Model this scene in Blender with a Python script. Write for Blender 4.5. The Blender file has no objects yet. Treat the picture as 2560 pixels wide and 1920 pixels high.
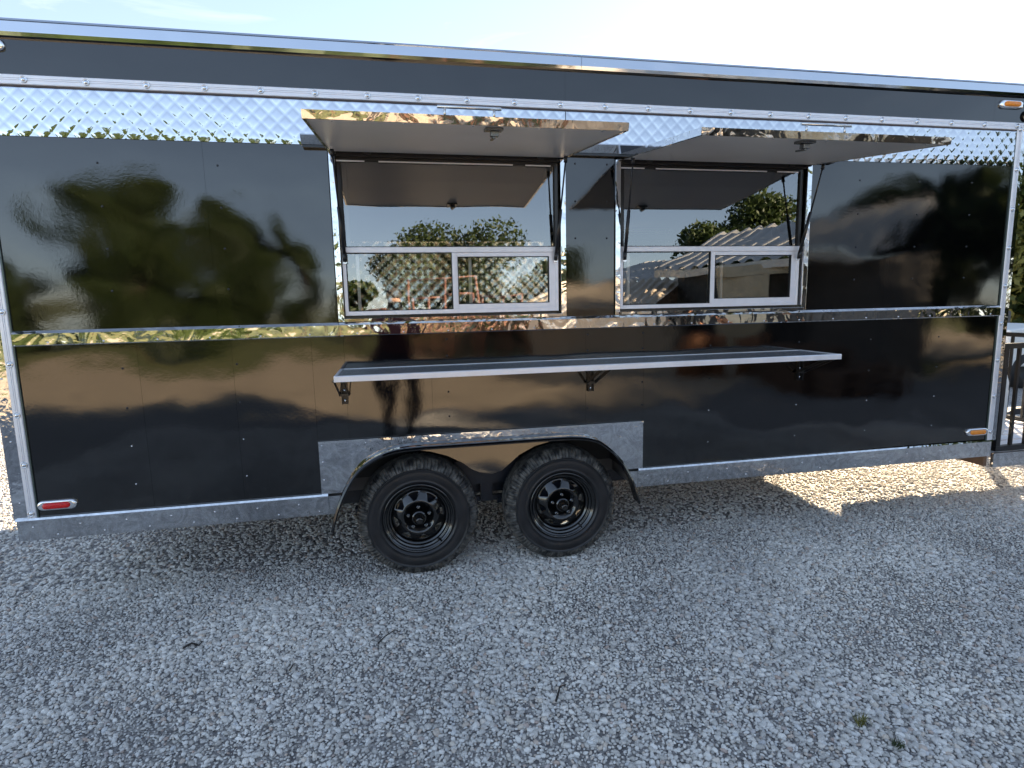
import bpy, bmesh, math, random
import numpy as np
from mathutils import Vector, Matrix, noise
random.seed(7); rng = np.random.default_rng(7)
R = math.radians
sc = bpy.context.scene
col = sc.collection

# ------------------------------------------------------------------ camera
cam_d = bpy.data.cameras.new('camera'); cam = bpy.data.objects.new('camera', cam_d); col.objects.link(cam)
CAM = Vector((0.7929, -3.1655, 1.5557))
FW = Vector((0.19253611, 0.97100661, -0.14168986)); RT = Vector((0.98009758, -0.1974027, -0.02099762)); UP = Vector((0.04835879, 0.13482709, 0.98968838))
m = Matrix((RT, UP, -FW)).transposed().to_4x4(); m.translation = CAM
cam.matrix_world = m
cam_d.sensor_width = 36; cam_d.lens = 36 * 1436.7 / 2560
cam_d.clip_start = 0.02; cam_d.clip_end = 2000
sc.camera = cam
# ------------------------------------------------------------------ sky and sun
SUN_AZ, SUN_EL = R(42), R(15.5)
w = bpy.data.worlds.new('World'); sc.world = w; w.use_nodes = True
nt = w.node_tree; bg = nt.nodes['Background']
sky = nt.nodes.new('ShaderNodeTexSky'); sky.sky_type = 'NISHITA'; sky.sun_disc = False
sky.sun_elevation = SUN_EL; sky.sun_rotation = SUN_AZ; sky.altitude = 100; sky.air_density = 0.62; sky.dust_density = 0.1; sky.ozone_density = 1.3
# thin cirrus and a low bank of cloud: a little of the sky's colour turned whiter by noise
tc = nt.nodes.new('ShaderNodeTexCoord')
mp = nt.nodes.new('ShaderNodeMapping'); mp.inputs['Scale'].default_value = (1.6, 2.6, 9.0); mp.inputs['Rotation'].default_value = (0.12, 0.2, 0.5)
nz = nt.nodes.new('ShaderNodeTexNoise'); nz.inputs['Scale'].default_value = 2.2; nz.inputs['Detail'].default_value = 8; nz.inputs['Roughness'].default_value = 0.6; nz.inputs['Distortion'].default_value = 0.8
cr = nt.nodes.new('ShaderNodeValToRGB'); cr.color_ramp.elements[0].position = 0.60; cr.color_ramp.elements[1].position = 0.86
cr.color_ramp.elements[1].color = (0.5, 0.5, 0.5, 1)
mix = nt.nodes.new('ShaderNodeMix'); mix.data_type = 'RGBA'
cl = nt.nodes.new('ShaderNodeMix'); cl.data_type = 'RGBA'; cl.blend_type = 'ADD'; cl.inputs[0].default_value = 1.0
cl.inputs[7].default_value = (2.2, 2.1, 2.0, 1)
L = nt.links.new
L(tc.outputs['Generated'], mp.inputs['Vector']); L(mp.outputs[0], nz.inputs['Vector']); L(nz.outputs['Fac'], cr.inputs['Fac'])
L(sky.outputs[0], cl.inputs[6]); L(cr.outputs[0], mix.inputs[0]); L(sky.outputs[0], mix.inputs[6]); L(cl.outputs[2], mix.inputs[7])
hs = nt.nodes.new('ShaderNodeHueSaturation'); hs.inputs['Saturation'].default_value = 0.92; gm = nt.nodes.new('ShaderNodeGamma'); gm.inputs['Gamma'].default_value = 0.64; L(mix.outputs[2], hs.inputs['Color']); L(hs.outputs[0], gm.inputs['Color']); L(gm.outputs[0], bg.inputs['Color']); bg.inputs['Strength'].default_value = 0.085
sd = bpy.data.lights.new('sun', 'SUN'); so = bpy.data.objects.new('sun', sd); col.objects.link(so)
sd.energy = 5.0; sd.angle = R(0.55); sd.color = (1.0, 0.80, 0.55)
sdir = Vector((math.sin(SUN_AZ) * math.cos(SUN_EL), math.cos(SUN_AZ) * math.cos(SUN_EL), math.sin(SUN_EL)))
so.rotation_euler = sdir.to_track_quat('Z', 'Y').to_euler(); so.location = (20, 22, 12)
sc.view_settings.view_transform = 'Standard'; sc.view_settings.look = 'None'; sc.view_settings.gamma = 1
sc.view_settings.use_curve_mapping = False; sc.view_settings.exposure = 2.92
sc.cycles.max_bounces = 10; sc.cycles.glossy_bounces = 6; sc.cycles.transparent_max_bounces = 12

# ------------------------------------------------------------------ materials
def new_mat(name):
    mt = bpy.data.materials.new(name); mt.use_nodes = True
    return mt, mt.node_tree, mt.node_tree.nodes['Principled BSDF']
def N(t, kind, **kw):
    n = t.nodes.new('ShaderNode' + kind)
    for k, v in kw.items():
        if k in n.inputs.keys(): n.inputs[k].default_value = v
        else: setattr(n, k, v)
    return n
def noise_node(t, scale, detail=2, dist=0, mapping=None, coord='Object'):
    c = N(t, 'TexCoord'); n = N(t, 'TexNoise', Scale=scale, Detail=detail, Distortion=dist)
    if mapping:
        mpn = N(t, 'Mapping'); mpn.inputs['Scale'].default_value = mapping
        t.links.new(c.outputs[coord], mpn.inputs[0]); t.links.new(mpn.outputs[0], n.inputs['Vector'])
    else: t.links.new(c.outputs[coord], n.inputs['Vector'])
    return n
def bump(t, p, layers):
    """layers: (height socket, distance)"""
    prev = None
    for h, d in layers:
        b = N(t, 'Bump'); b.inputs['Strength'].default_value = 1.0; b.inputs['Distance'].default_value = d
        t.links.new(h, b.inputs['Height'])
        if prev: t.links.new(prev, b.inputs['Normal'])
        prev = b.outputs[0]
    t.links.new(prev, p.inputs['Normal'])
def simple(name, colr, rough=0.5, metal=0.0, ior=1.5, var=0.0, vscale=8, bmp=None, rvar=0.0):
    mt, t, p = new_mat(name)
    p.inputs['Base Color'].default_value = (*colr, 1); p.inputs['Roughness'].default_value = rough
    p.inputs['Metallic'].default_value = metal; p.inputs['IOR'].default_value = ior
    if var or rvar:
        n = noise_node(t, vscale, 5)
        if var:
            r = N(t, 'ValToRGB'); r.color_ramp.elements[0].position = 0.3; r.color_ramp.elements[1].position = 0.7
            r.color_ramp.elements[0].color = (*[c * (1 - var) for c in colr], 1); r.color_ramp.elements[1].color = (*[min(1, c * (1 + var)) for c in colr], 1)
            t.links.new(n.outputs['Fac'], r.inputs[0]); t.links.new(r.outputs[0], p.inputs['Base Color'])
        if rvar:
            mr = N(t, 'MapRange'); mr.inputs['To Min'].default_value = max(0, rough - rvar); mr.inputs['To Max'].default_value = rough + rvar
            t.links.new(n.outputs['Fac'], mr.inputs[0]); t.links.new(mr.outputs[0], p.inputs['Roughness'])
    if bmp: bump(t, p, [(noise_node(t, s, 3).outputs['Fac'], d) for s, d in bmp])
    return mt

def black_gloss():
    mt, t, p = new_mat('gloss_black_panel')
    p.inputs['Base Color'].default_value = (0.0012, 0.0012, 0.0016, 1); p.inputs['IOR'].default_value = 1.76
    n = noise_node(t, 5, 6); mr = N(t, 'MapRange'); mr.inputs['To Min'].default_value = 0.02; mr.inputs['To Max'].default_value = 0.06
    t.links.new(n.outputs['Fac'], mr.inputs[0]); t.links.new(mr.outputs[0], p.inputs['Roughness'])
    a = noise_node(t, 1.25, 1.5, 0.3, (1, 1, 1.3)); b = noise_node(t, 5.5, 1.0); o = noise_node(t, 240, 1); o2 = noise_node(t, 75, 1)
    bump(t, p, [(a.outputs['Fac'], 0.013), (b.outputs['Fac'], 0.0009), (o2.outputs['Fac'], 0.00006), (o.outputs['Fac'], 0.00005)])
    return mt
def polished(name, scale=7.0, d=0.0040, rough=0.04, fine=0.00022, colr=(0.66, 0.66, 0.67), mapping=(1, 1, 1)):
    mt, t, p = new_mat(name)
    p.inputs['Base Color'].default_value = (*colr, 1); p.inputs['Metallic'].default_value = 1; p.inputs['Roughness'].default_value = rough
    a = noise_node(t, scale, 1.5, 1.2, mapping); b = noise_node(t, 38, 2, 0.6)
    bump(t, p, [(a.outputs['Fac'], d), (b.outputs['Fac'], fine)])
    return mt
M = {}
M['black'] = black_gloss()
M['steel'] = polished('polished_steel')
M['steel_skirt'] = polished('polished_steel_skirt', 11.0, 0.0018, 0.015, 0.0006, (0.60, 0.61, 0.64))
M['steel_flash'] = polished('roof_edge_steel', 2.5, 0.002, 0.07, 0.00005, (0.56, 0.59, 0.64))
t_ = M['steel_skirt'].node_tree; p_ = t_.nodes['Principled BSDF']; sw_ = noise_node(t_, 7.5, 3, 4.5); rp_ = N(t_, 'ValToRGB'); e_ = rp_.color_ramp.elements
e_[0].position = 0.36; e_[1].position = 0.62; e_[0].color = (0.47, 0.475, 0.49, 1); e_[1].color = (0.64, 0.65, 0.67, 1); t_.links.new(sw_.outputs['Fac'], rp_.inputs[0]); t_.links.new(rp_.outputs[0], p_.inputs['Base Color'])
M['quilt'] = polished('quilted_steel', 7.0, 0.0006, 0.06, 0.0001, (0.55, 0.57, 0.61))
M['quilt_in'] = polished('inner_quilted_steel', 9.0, 0.001, 0.16, 0.0002, (0.75, 0.75, 0.74))
M['alu'] = simple('satin_aluminium', (0.80, 0.80, 0.84), 0.42, 0.45, var=0.05, vscale=14, rvar=0.08)
M['alu_frame'] = simple('window_frame_aluminium', (0.78, 0.78, 0.83), 0.38, 0.35, var=0.04, vscale=20)
M['awn'] = simple('awning_underside', (0.72, 0.70, 0.67), 0.34, 0.1, var=0.05, vscale=3, rvar=0.07, bmp=[(2.2, 0.004)])
M['darkmetal'] = simple('black_painted_steel', (0.012, 0.012, 0.014), 0.28, 0, var=0.3, vscale=20)
M['nut'] = simple('dark_zinc_nut', (0.20, 0.21, 0.22), 0.25, 1.0)
M['brown'] = simple('brown_seal_strip', (0.07, 0.05, 0.045), 0.5)
M['black_rub'] = simple('black_rubber', (0.012, 0.012, 0.013), 0.6)
M['rimblack'] = simple('gloss_black_rim', (0.003, 0.003, 0.0035), 0.13, 0, ior=1.8, bmp=[(30, 0.0004)])
M['gloss_fender'] = simple('gloss_black_fender', (0.002, 0.002, 0.003), 0.10, 0, ior=1.6, bmp=[(6, 0.001)])
M['screw'] = simple('zinc_screw', (0.72, 0.74, 0.78), 0.2, 1.0)
M['rivet_black'] = simple('black_rivet', (0.02, 0.022, 0.028), 0.25)
M['lens_amber'] = simple('amber_lens', (0.85, 0.26, 0.02), 0.18, 0, var=0.25, vscale=220, bmp=[(160, 0.002)])
M['lens_red'] = simple('red_lens', (0.62, 0.012, 0.015), 0.18, 0, var=0.35, vscale=220, bmp=[(160, 0.002)])
M['shelf_top'] = simple('shelf_black_top', (0.10, 0.115, 0.14), 0.25, 0, ior=2.0, bmp=[(3, 0.002)])
M['white'] = simple('white_paint', (0.80, 0.80, 0.78), 0.35, 0, var=0.04)
M['floor'] = simple('interior_floor', (0.10, 0.09, 0.085), 0.5, var=0.2)
M['inner_wall'] = simple('interior_dark_wall', (0.05, 0.045, 0.04), 0.25, 0.5, var=0.2, vscale=2)
M['wood'] = simple('weathered_wood', (0.16, 0.095, 0.06), 0.8, 0, var=0.35, vscale=12, bmp=[(60, 0.002)])
M['plywood'] = simple('pale_plywood', (0.56, 0.47, 0.32), 0.8, 0, var=0.12, vscale=4)
M['rust'] = simple('rust_red_pipe', (0.19, 0.085, 0.06), 0.65, 0, var=0.3, vscale=15)
M['tin'] = simple('galvanised_tin', (0.62, 0.60, 0.56), 0.42, 0.35, var=0.18, vscale=3)
M['tin_tan'] = simple('sunbleached_tin', (0.62, 0.52, 0.40), 0.5, 0.2, var=0.15, vscale=3)
M['shadewall'] = simple('grey_shed_wall', (0.12, 0.11, 0.10), 0.8, var=0.3, vscale=4)
M['bark'] = simple('bark', (0.10, 0.075, 0.05), 0.9, var=0.4, vscale=20, bmp=[(30, 0.01)])
M['twig'] = simple('dark_twig', (0.025, 0.02, 0.018), 0.8)
M['string'] = simple('pale_string', (0.72, 0.72, 0.68), 0.7)
M['drum'] = simple('rusty_drum', (0.30, 0.13, 0.055), 0.6, 0.2, var=0.45, vscale=6)
M['hay'] = simple('straw', (0.50, 0.36, 0.17), 0.9, var=0.3, vscale=30, bmp=[(60, 0.01)])
M['axlepaint'] = simple('blue_black_chassis_paint', (0.010, 0.014, 0.024), 0.35, var=0.3, vscale=30)

def tyre_mat():
    mt, t, p = new_mat('tyre_rubber')
    n = noise_node(t, 26, 6); r = N(t, 'ValToRGB'); r.color_ramp.elements[0].position = 0.38; r.color_ramp.elements[1].position = 0.72
    r.color_ramp.elements[0].color = (0.014, 0.014, 0.015, 1); r.color_ramp.elements[1].color = (0.15, 0.14, 0.125, 1)
    t.links.new(n.outputs['Fac'], r.inputs[0]); t.links.new(r.outputs[0], p.inputs['Base Color']); p.inputs['Roughness'].default_value = 0.55
    bump(t, p, [(noise_node(t, 120, 3).outputs['Fac'], 0.0012)])
    return mt
M['tyre'] = tyre_mat()
M['tyre_side'] = simple('tyre_sidewall_rubber', (0.016, 0.016, 0.018), 0.36, 0, var=0.35, vscale=9, rvar=0.1, bmp=[(60, 0.0008)])

def glass_mat():
    mt = bpy.data.materials.new('window_glass'); mt.use_nodes = True; t = mt.node_tree
    for n in list(t.nodes): t.nodes.remove(n)
    out = N(t, 'OutputMaterial'); mx = N(t, 'MixShader'); tr = N(t, 'BsdfTransparent'); gl = N(t, 'BsdfGlossy')
    tr.inputs[0].default_value = (0.88, 0.90, 0.88, 1); gl.inputs['Roughness'].default_value = 0.0; gl.inputs[0].default_value = (0.95, 0.97, 1.0, 1)
    fr = N(t, 'Fresnel'); fr.inputs['IOR'].default_value = 2.6
    b = N(t, 'Bump'); b.inputs['Distance'].default_value = 0.0008
    nn = noise_node(t, 4, 0); t.links.new(nn.outputs['Fac'], b.inputs['Height']); t.links.new(b.outputs[0], gl.inputs['Normal'])
    t.links.new(fr.outputs[0], mx.inputs[0]); t.links.new(tr.outputs[0], mx.inputs[1]); t.links.new(gl.outputs[0], mx.inputs[2]); t.links.new(mx.outputs[0], out.inputs[0])
    return mt
M['glass'] = glass_mat()

def leaf_mat(name, c1, c2):
    mt, t, p = new_mat(name)
    g = N(t, 'NewGeometry'); r = N(t, 'ValToRGB')
    r.color_ramp.elements[0].color = (*c1, 1); r.color_ramp.elements[1].color = (*c2, 1)
    t.links.new(g.outputs['Random Per Island'], r.inputs[0]); t.links.new(r.outputs[0], p.inputs['Base Color'])
    p.inputs['Roughness'].default_value = 0.5
    tl = N(t, 'BsdfTranslucent'); t.links.new(r.outputs[0], tl.inputs[0]); mx = N(t, 'MixShader'); mx.inputs[0].default_value = 0.4
    out = t.nodes['Material Output']; t.links.new(p.outputs[0], mx.inputs[1]); t.links.new(tl.outputs[0], mx.inputs[2]); t.links.new(mx.outputs[0], out.inputs[0])
    return mt
M['leaf'] = leaf_mat('leaf_green', (0.024, 0.046, 0.012), (0.080, 0.112, 0.030))
M['leaf_dark'] = leaf_mat('leaf_dark_green', (0.022, 0.040, 0.012), (0.07, 0.10, 0.025))
M['leaf_yellow'] = leaf_mat('leaf_yellow_green', (0.10, 0.11, 0.02), (0.26, 0.24, 0.06))

def stone_mat():
    mt, t, p = new_mat('gravel_stone')
    a = N(t, 'Attribute'); a.attribute_type = 'INSTANCER'; a.attribute_name = 'tone'
    r = N(t, 'ValToRGB'); r.color_ramp.interpolation = 'LINEAR'
    e = r.color_ramp.elements; e[0].position = 0.0; e[0].color = (0.45, 0.43, 0.40, 1); e[1].position = 1.0; e[1].color = (0.88, 0.86, 0.81, 1)
    for pos, c in ((0.45, (0.64, 0.62, 0.585)), (0.80, (0.76, 0.74, 0.70)), (0.87, (0.62, 0.55, 0.47)), (0.91, (0.46, 0.36, 0.31)), (0.93, (0.52, 0.53, 0.54))):
        x = e.new(pos); x.color = (*c, 1)
    gp = N(t, 'NewGeometry'); n = N(t, 'TexNoise', Scale=0.9, Detail=6.0); t.links.new(gp.outputs['Position'], n.inputs['Vector']); mul = N(t, 'Mix', data_type='RGBA', blend_type='MULTIPLY'); mul.inputs[0].default_value = 1
    r2 = N(t, 'ValToRGB'); r2.color_ramp.elements[0].color = (0.80, 0.80, 0.81, 1); r2.color_ramp.elements[1].color = (1.16, 1.14, 1.11, 1)
    r2.color_ramp.elements[0].position = 0.3; r2.color_ramp.elements[1].position = 0.7
    t.links.new(a.outputs['Fac'], r.inputs[0]); t.links.new(n.outputs['Fac'], r2.inputs[0])
    t.links.new(r.outputs[0], mul.inputs[6]); t.links.new(r2.outputs[0], mul.inputs[7]); t.links.new(mul.outputs[2], p.inputs['Base Color'])
    p.inputs['Roughness'].default_value = 0.75
    return mt
M['stone'] = stone_mat()
def ground_mat():
    mt, t, p = new_mat('gravel_ground')
    c = N(t, 'TexCoord')
    v = N(t, 'TexVoronoi', Scale=70.0); t.links.new(c.outputs['Object'], v.inputs['Vector'])
    r = N(t, 'ValToRGB'); e = r.color_ramp.elements; e[0].color = (0.16, 0.16, 0.17, 1); e[1].color = (0.52, 0.51, 0.50, 1)
    sep = N(t, 'SeparateColor'); t.links.new(v.outputs['Color'], sep.inputs[0]); t.links.new(sep.outputs[0], r.inputs[0])
    n = noise_node(t, 0.5, 6); r2 = N(t, 'ValToRGB'); r2.color_ramp.elements[0].color = (0.62, 0.60, 0.58, 1); r2.color_ramp.elements[1].color = (1.1, 1.05, 1, 1)
    t.links.new(n.outputs['Fac'], r2.inputs[0])
    mul = N(t, 'Mix', data_type='RGBA', blend_type='MULTIPLY'); mul.inputs[0].default_value = 1
    t.links.new(r.outputs[0], mul.inputs[6]); t.links.new(r2.outputs[0], mul.inputs[7]); t.links.new(mul.outputs[2], p.inputs['Base Color'])
    p.inputs['Roughness'].default_value = 0.9
    b = N(t, 'Bump'); b.inputs['Distance'].default_value = 0.012; b.invert = True
    t.links.new(v.outputs['Distance'], b.inputs['Height']); t.links.new(b.outputs[0], p.inputs['Normal'])
    return mt
M['ground'] = ground_mat()
M['sunlit_tan'] = simple('sunlit_gravel_tan', (0.56, 0.45, 0.32), 0.9, 0, var=0.2, vscale=0.9, bmp=[(30, 0.02)])  # lighter tan that carries the sunlit look of the yard in its colour
def grass_mat():
    mt, t, p = new_mat('grass_field')
    n = noise_node(t, 0.35, 8); r = N(t, 'ValToRGB'); e = r.color_ramp.elements
    e[0].position = 0.35; e[1].position = 0.68; e[0].color = (0.085, 0.12, 0.025, 1); e[1].color = (0.26, 0.24, 0.09, 1)
    t.links.new(n.outputs['Fac'], r.inputs[0]); t.links.new(r.outputs[0], p.inputs['Base Color']); p.inputs['Roughness'].default_value = 0.9
    bump(t, p, [(noise_node(t, 25, 5).outputs['Fac'], 0.06)])
    return mt
M['grass'] = grass_mat()

# ------------------------------------------------------------------ mesh helpers
class MB:
    def __init__(s): s.v = []; s.f = []; s.sm = []
    def add(s, vs, fs, smooth=False):
        b = len(s.v); s.v += [tuple(v) for v in vs]; s.f += [tuple(i + b for i in f) for f in fs]; s.sm += [smooth] * len(fs); return s
    def box(s, x0, x1, y0, y1, z0, z1):
        vs = [(x, y, z) for x in (x0, x1) for y in (y0, y1) for z in (z0, z1)]
        return s.add(vs, [(0, 1, 3, 2), (4, 6, 7, 5), (0, 4, 5, 1), (2, 3, 7, 6), (0, 2, 6, 4), (1, 5, 7, 3)])
    def obox(s, a, b, wv, hv):
        """bar from a to b with half-extent vectors wv, hv"""
        a, b, wv, hv = map(Vector, (a, b, wv, hv))
        vs = [p + i * wv + j * hv for p in (a, b) for i in (-1, 1) for j in (-1, 1)]
        return s.add(vs, [(0, 1, 3, 2), (4, 6, 7, 5), (0, 4, 5, 1), (2, 3, 7, 6), (0, 2, 6, 4), (1, 5, 7, 3)])
    def ext_x(s, prof, x0, x1, smooth=False, caps=True):
        """closed (y,z) profile extruded along x"""
        n = len(prof); vs = [(x0, y, z) for y, z in prof] + [(x1, y, z) for y, z in prof]
        fs = [(i, (i + 1) % n, n + (i + 1) % n, n + i) for i in range(n)]
        if caps: fs += [tuple(range(n - 1, -1, -1)), tuple(range(n, 2 * n))]
        return s.add(vs, fs, smooth)
    def ext_y(s, prof, y0, y1, smooth=False):
        n = len(prof); vs = [(x, y0, z) for x, z in prof] + [(x, y1, z) for x, z in prof]
        return s.add(vs, [(i, (i + 1) % n, n + (i + 1) % n, n + i) for i in range(n)] + [tuple(range(n - 1, -1, -1)), tuple(range(n, 2 * n))], smooth)
    def ext_z(s, prof, z0, z1):
        n = len(prof); vs = [(x, y, z0) for x, y in prof] + [(x, y, z1) for x, y in prof]
        return s.add(vs, [(i, (i + 1) % n, n + (i + 1) % n, n + i) for i in range(n)] + [tuple(range(n - 1, -1, -1)), tuple(range(n, 2 * n))])
    def tube(s, pts, r, n=10, caps=True, smooth=True):
        pts = [Vector(p) for p in pts]; rs = r if isinstance(r, (list, tuple)) else [r] * len(pts); base = len(s.v); ref = None
        for i, p in enumerate(pts):
            d = (pts[min(i + 1, len(pts) - 1)] - pts[max(i - 1, 0)]).normalized()
            if ref is None: ref = d.orthogonal().normalized()
            ref = (ref - d * ref.dot(d)).normalized(); bt = d.cross(ref)
            s.v += [tuple(p + rs[i] * (math.cos(k * 2 * math.pi / n) * ref + math.sin(k * 2 * math.pi / n) * bt)) for k in range(n)]
        for i in range(len(pts) - 1):
            for k in range(n):
                s.f.append((base + i * n + k, base + i * n + (k + 1) % n, base + (i + 1) * n + (k + 1) % n, base + (i + 1) * n + k)); s.sm.append(smooth)
        if caps:
            s.f.append(tuple(base + k for k in range(n - 1, -1, -1))); s.sm.append(False)
            e = base + (len(pts) - 1) * n; s.f.append(tuple(e + k for k in range(n))); s.sm.append(False)
        return s
    def lathe(s, prof, c, n=48, smooth=True, closed=False):
        """prof: (radius, y offset) rings about the Y axis through c"""
        cx, cy, cz = c; base = len(s.v)
        for r, y in prof:
            s.v += [(cx + r * math.cos(k * 2 * math.pi / n), cy + y, cz + r * math.sin(k * 2 * math.pi / n)) for k in range(n)]
        mN = len(prof)
        for i in range(mN - (0 if closed else 1)):
            for k in range(n):
                j = (i + 1) % mN
                s.f.append((base + i * n + k, base + j * n + k, base + j * n + (k + 1) % n, base + i * n + (k + 1) % n)); s.sm.append(smooth)
        return s
    def mesh(s, name, off=(0, 0, 0)):
        me = bpy.data.meshes.new(name); o = Vector(off)
        me.from_pydata([tuple(Vector(v) - o) for v in s.v], [], s.f); me.polygons.foreach_set('use_smooth', s.sm); me.update()
        bm = bmesh.new(); bm.from_mesh(me); bmesh.ops.recalc_face_normals(bm, faces=bm.faces); bm.to_mesh(me); bm.free()
        return me
    def build(s, name, mat, parent=None, bevel=0, label=None):
        off = org(parent) if parent else Vector((0, 0, 0))
        me = s.mesh(name, off); me.materials.append(mat)
        o = bpy.data.objects.new(name, me); col.objects.link(o)
        if parent: o.parent = parent
        if bevel:
            b = o.modifiers.new('bevel', 'BEVEL'); b.width = bevel; b.segments = 2; b.limit_method = 'ANGLE'; b.angle_limit = R(40)
        if label: o['label'] = label
        return o
def org(o):
    p = Vector(o.location)
    while o.parent: o = o.parent; p += Vector(o.location)
    return p
def thing(name, loc, label, cat, group=None):
    o = bpy.data.objects.new(name, None); col.objects.link(o); o.location = loc; o.empty_display_size = 0.2
    o['label'] = label; o['category'] = cat
    if group: o['group'] = group
    return o
def tag(o, label=None, cat=None, group=None, kind=None):
    for k, v in (('label', label), ('category', cat), ('group', group), ('kind', kind)):
        if v: o[k] = v
    return o
def inst(name, me, parent, world, rot=None, scale=None):
    o = bpy.data.objects.new(name, me); col.objects.link(o); o.parent = parent; o.location = Vector(world) - org(parent)
    if rot: o.rotation_euler = rot
    if scale: o.scale = scale
    return o
def copy_tree(o, parent=None):
    c = o.copy(); col.objects.link(c); c.parent = parent
    for ch in [x for x in bpy.data.objects if x.parent == o and x != c]: copy_tree(ch, c)
    return c

# ------------------------------------------------------------------ ground, grass, far field
g = MB(); g.add([(-160, -160, 0), (160, -160, 0), (160, 160, 0), (-160, 160, 0)], [(0, 1, 2, 3)])
tag(g.build('gravel_ground', M['ground']), kind='structure')
def blob(cx, cy, rx, ry, z, seed, n=60):
    rr = random.Random(seed); ph = [rr.uniform(0, 6.28) for _ in range(4)]
    pts = []
    for k in range(n):
        a = k * 2 * math.pi / n; f = 1 + 0.09 * math.sin(3 * a + ph[0]) + 0.06 * math.sin(7 * a + ph[1]) + 0.03 * math.sin(15 * a + ph[2])
        pts.append((cx + rx * f * math.cos(a), cy + ry * f * math.sin(a), z))
    return pts
def ragged(name, x0, x1, ynear, yfar, amp, seed, mat='grass', zz=0.006):
    rr = random.Random(seed); xs_ = [x0 + (x1 - x0) * i / 160 for i in range(161)]
    e = [(x, ynear + amp * (noise.noise((x * .12, seed, 0)) * 1.6 + noise.noise((x * .6, seed, 4)) * .6), zz) for x in xs_]
    b = MB(); n_ = len(e); vs = e + [(x, yfar, zz) for x in xs_]
    b.add(vs, [(i, i + 1, n_ + i + 1, n_ + i) for i in range(n_ - 1)]); tag(b.build(name, M[mat]), kind='structure')
ragged('sunlit_yard_tint', -120, 120, -5.6, -150, 0.9, 12, 'sunlit_tan', 0.002)  # lighter tan sheet: sunlight on the far gravel put into the colour
ragged('grass_field', -120, 120, -14.5, -150, 1.6, 3); ragged('grass_verge', -120, 150, 24, 150, 2.0, 8)
b = MB(); pts = blob(11.2, -8.4, 2.3, 1.5, 0.006, 5); b.add(pts, [tuple(range(len(pts)))]); tag(b.build('grass_patch', M['grass']), kind='structure')

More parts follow.
